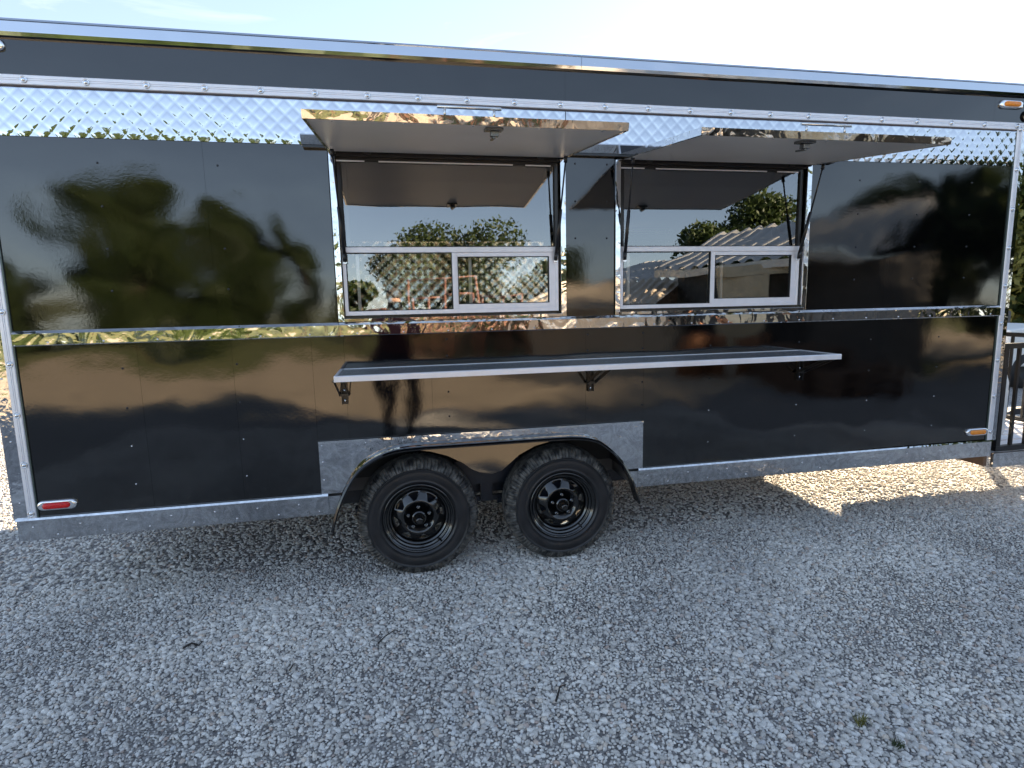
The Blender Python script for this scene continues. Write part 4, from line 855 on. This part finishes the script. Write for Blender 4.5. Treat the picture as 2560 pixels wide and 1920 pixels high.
shed(18.5, 22, 26, 20, 2.2, 3.0, 4.0, 'brown boarded shed between the low tan shed and the long shed', M['tin'], M['wood'], .3)
dr_l = ['rusty steel drum nearest the low tan shed', 'rusty steel drum second from the low tan shed', 'rusty steel drum beside the pallets']
for (az, D, h_), lb in zip(((28, 11.2, .88), (30.6, 11.6, .88), (34.4, 11.5, .88)), dr_l):
    x, y = env(az, D); b = MB(); c0 = Vector((x, y, 0)); b.tube([c0 + Vector((0, 0, z)) for z in (0, .02, .29, .30, .31, .58, .59, .60, .86, .88)], [.28, .29, .29, .305, .29, .29, .305, .29, .29, .28], 24)
    tag(b.build('steel_drum', M['drum']), lb, 'drum', 'rusty drums in front of the sheds')
for k, (az, D) in enumerate(((38.5, 11.0), (41.5, 10.6))):
    x, y = env(az, D); t = thing('pallet_stack', (x, y, 0), ('left' if k == 0 else 'right') + ' stack of weathered wooden pallets in front of the long shed', 'pallet stack', 'pallet stacks in front of the long shed')
    for j in range(5 - 2 * k):
        for q in range(5): MB().box(x - .5, x + .5, y - .5 + .22 * q, y - .5 + .22 * q + .1, .14 * j + .10, .14 * j + .12).build('slat', M['wood'], t)
        for q in range(3): MB().box(x - .5 + .46 * q, x - .42 + .46 * q, y - .5, y + .48, .14 * j + .0, .14 * j + .0995).build('bearer', M['wood'], t)

# ------------------------------------------------------------------ photographer (only seen mirrored in the trailer)
def skin_person(name, loc, label):
    t = thing(name, loc, label, 'person'); ox, oy, oz = loc
    J = {'pel': (0, 0, .95, .125), 'sp': (0, .02, 1.12, .12), 'ch': (0, .03, 1.32, .14), 'nk': (0, .03, 1.47, .055), 'hd': (0, .06, 1.58, .085), 'ht': (0, .05, 1.68, .08),
         'hl': (-.09, 0, .90, .095), 'kl': (-.11, .03, .50, .065), 'al': (-.12, -.02, .09, .045), 'tl': (-.14, .14, .035, .038),
         'hr': (.09, 0, .90, .095), 'kr': (.12, .03, .50, .065), 'ar': (.14, -.02, .09, .045), 'tr': (.17, .14, .035, .038),
         'sl': (-.17, .03, 1.40, .06), 'el': (-.21, .14, 1.20, .042), 'wl': (-.09, .29, 1.42, .030), 'pl': (-.075, .315, 1.48, .03),
         'sr': (.17, .03, 1.40, .06), 'er': (.21, .14, 1.20, .042), 'wr': (.09, .29, 1.42, .030), 'pr': (.075, .315, 1.48, .03)}
    E = [('pel', 'sp'), ('sp', 'ch'), ('ch', 'nk'), ('nk', 'hd'), ('hd', 'ht'), ('pel', 'hl'), ('hl', 'kl'), ('kl', 'al'), ('al', 'tl'), ('pel', 'hr'), ('hr', 'kr'), ('kr', 'ar'), ('ar', 'tr'), ('ch', 'sl'), ('sl', 'el'), ('el', 'wl'), ('wl', 'pl'), ('ch', 'sr'), ('sr', 'er'), ('er', 'wr'), ('wr', 'pr')]
    names = list(J)
    for s, w_, p_ in ((-1, 'wl', 'pl'), (1, 'wr', 'pr')):
        for k in range(4):
            f1 = 'f%d%d' % (s, k); f2_ = f1 + 'b'; J[f1] = (s * .072, .325 + .006, 1.50 + .016 * (k - 1.5) + .02, .009); J[f2_] = (s * .045, .335 + .004 * k, 1.505 + .019 * (k - 1.5) + .02, .008); E += [(p_, f1), (f1, f2_)]
        J['t%d' % s] = (s * .06, .29, 1.515, .010); J['u%d' % s] = (s * .045, .275, 1.54, .009); E += [(p_, 't%d' % s), ('t%d' % s, 'u%d' % s)]
    names = list(J); me = bpy.data.meshes.new('body'); me.from_pydata([J[n_][:3] for n_ in names], [(names.index(a), names.index(b)) for a, b in E], [])
    o = bpy.data.objects.new('body', me); col.objects.link(o); o.parent = t
    for mm in (M['skin'], M['shirt'], M['jeans']): me.materials.append(mm)
    md = o.modifiers.new('skin', 'SKIN'); sv = me.skin_vertices[0].data
    for i, n_ in enumerate(names): sv[i].radius = (J[n_][3],) * 2; sv[i].use_root = (i == 0)
    md.use_smooth_shade = True
    ss = o.modifiers.new('sub', 'SUBSURF'); ss.levels = 2; ss.render_levels = 2
    bpy.context.view_layer.update(); dg = bpy.context.evaluated_depsgraph_get(); me2 = bpy.data.meshes.new_from_object(o.evaluated_get(dg)); o.modifiers.clear(); o.data = me2
    me2.materials.clear()
    for mm in (M['skin'], M['shirt'], M['jeans']): me2.materials.append(mm)
    for p in me2.polygons:
        c = p.center; p.material_index = 2 if c.z < .98 else (1 if c.z < 1.47 and not (c.y > .26) else 0); p.use_smooth = True
    hr = MB(); hr.v = []
    bmh = bmesh.new(); bmesh.ops.create_uvsphere(bmh, u_segments=16, v_segments=10, radius=.098, matrix=Matrix.Translation((0, .035, 1.655))); mh = bpy.data.meshes.new('hair'); bmh.to_mesh(mh); bmh.free(); mh.materials.append(M['twig']); oh = bpy.data.objects.new('hair', mh); col.objects.link(oh); oh.parent = t
    for s in (-1, 1):
        MB().box(ox + s * .15 - .05, ox + s * .15 + .05, oy - .07, oy + .20, oz, oz + .075).build('shoe', M['black_rub'], t, .02)
    return t
M['skin'] = simple('skin', (0.45, 0.26, 0.18), 0.5); M['shirt'] = simple('maroon_shirt', (0.085, 0.018, 0.02), 0.8); M['jeans'] = simple('dark_jeans', (0.02, 0.022, 0.035), 0.85)
skin_person('person', (0.79, -3.56, 0.0), 'person in maroon shirt and dark trousers holding up a phone, mirrored in the trailer')
ph = MB(); ph.box(0.793 - .078, 0.793 + .078, -3.225, -3.216, 1.50, 1.575); tag(ph.build('phone', M['black_rub'], bevel=.003), 'black phone held up by the person in the maroon shirt', 'phone')
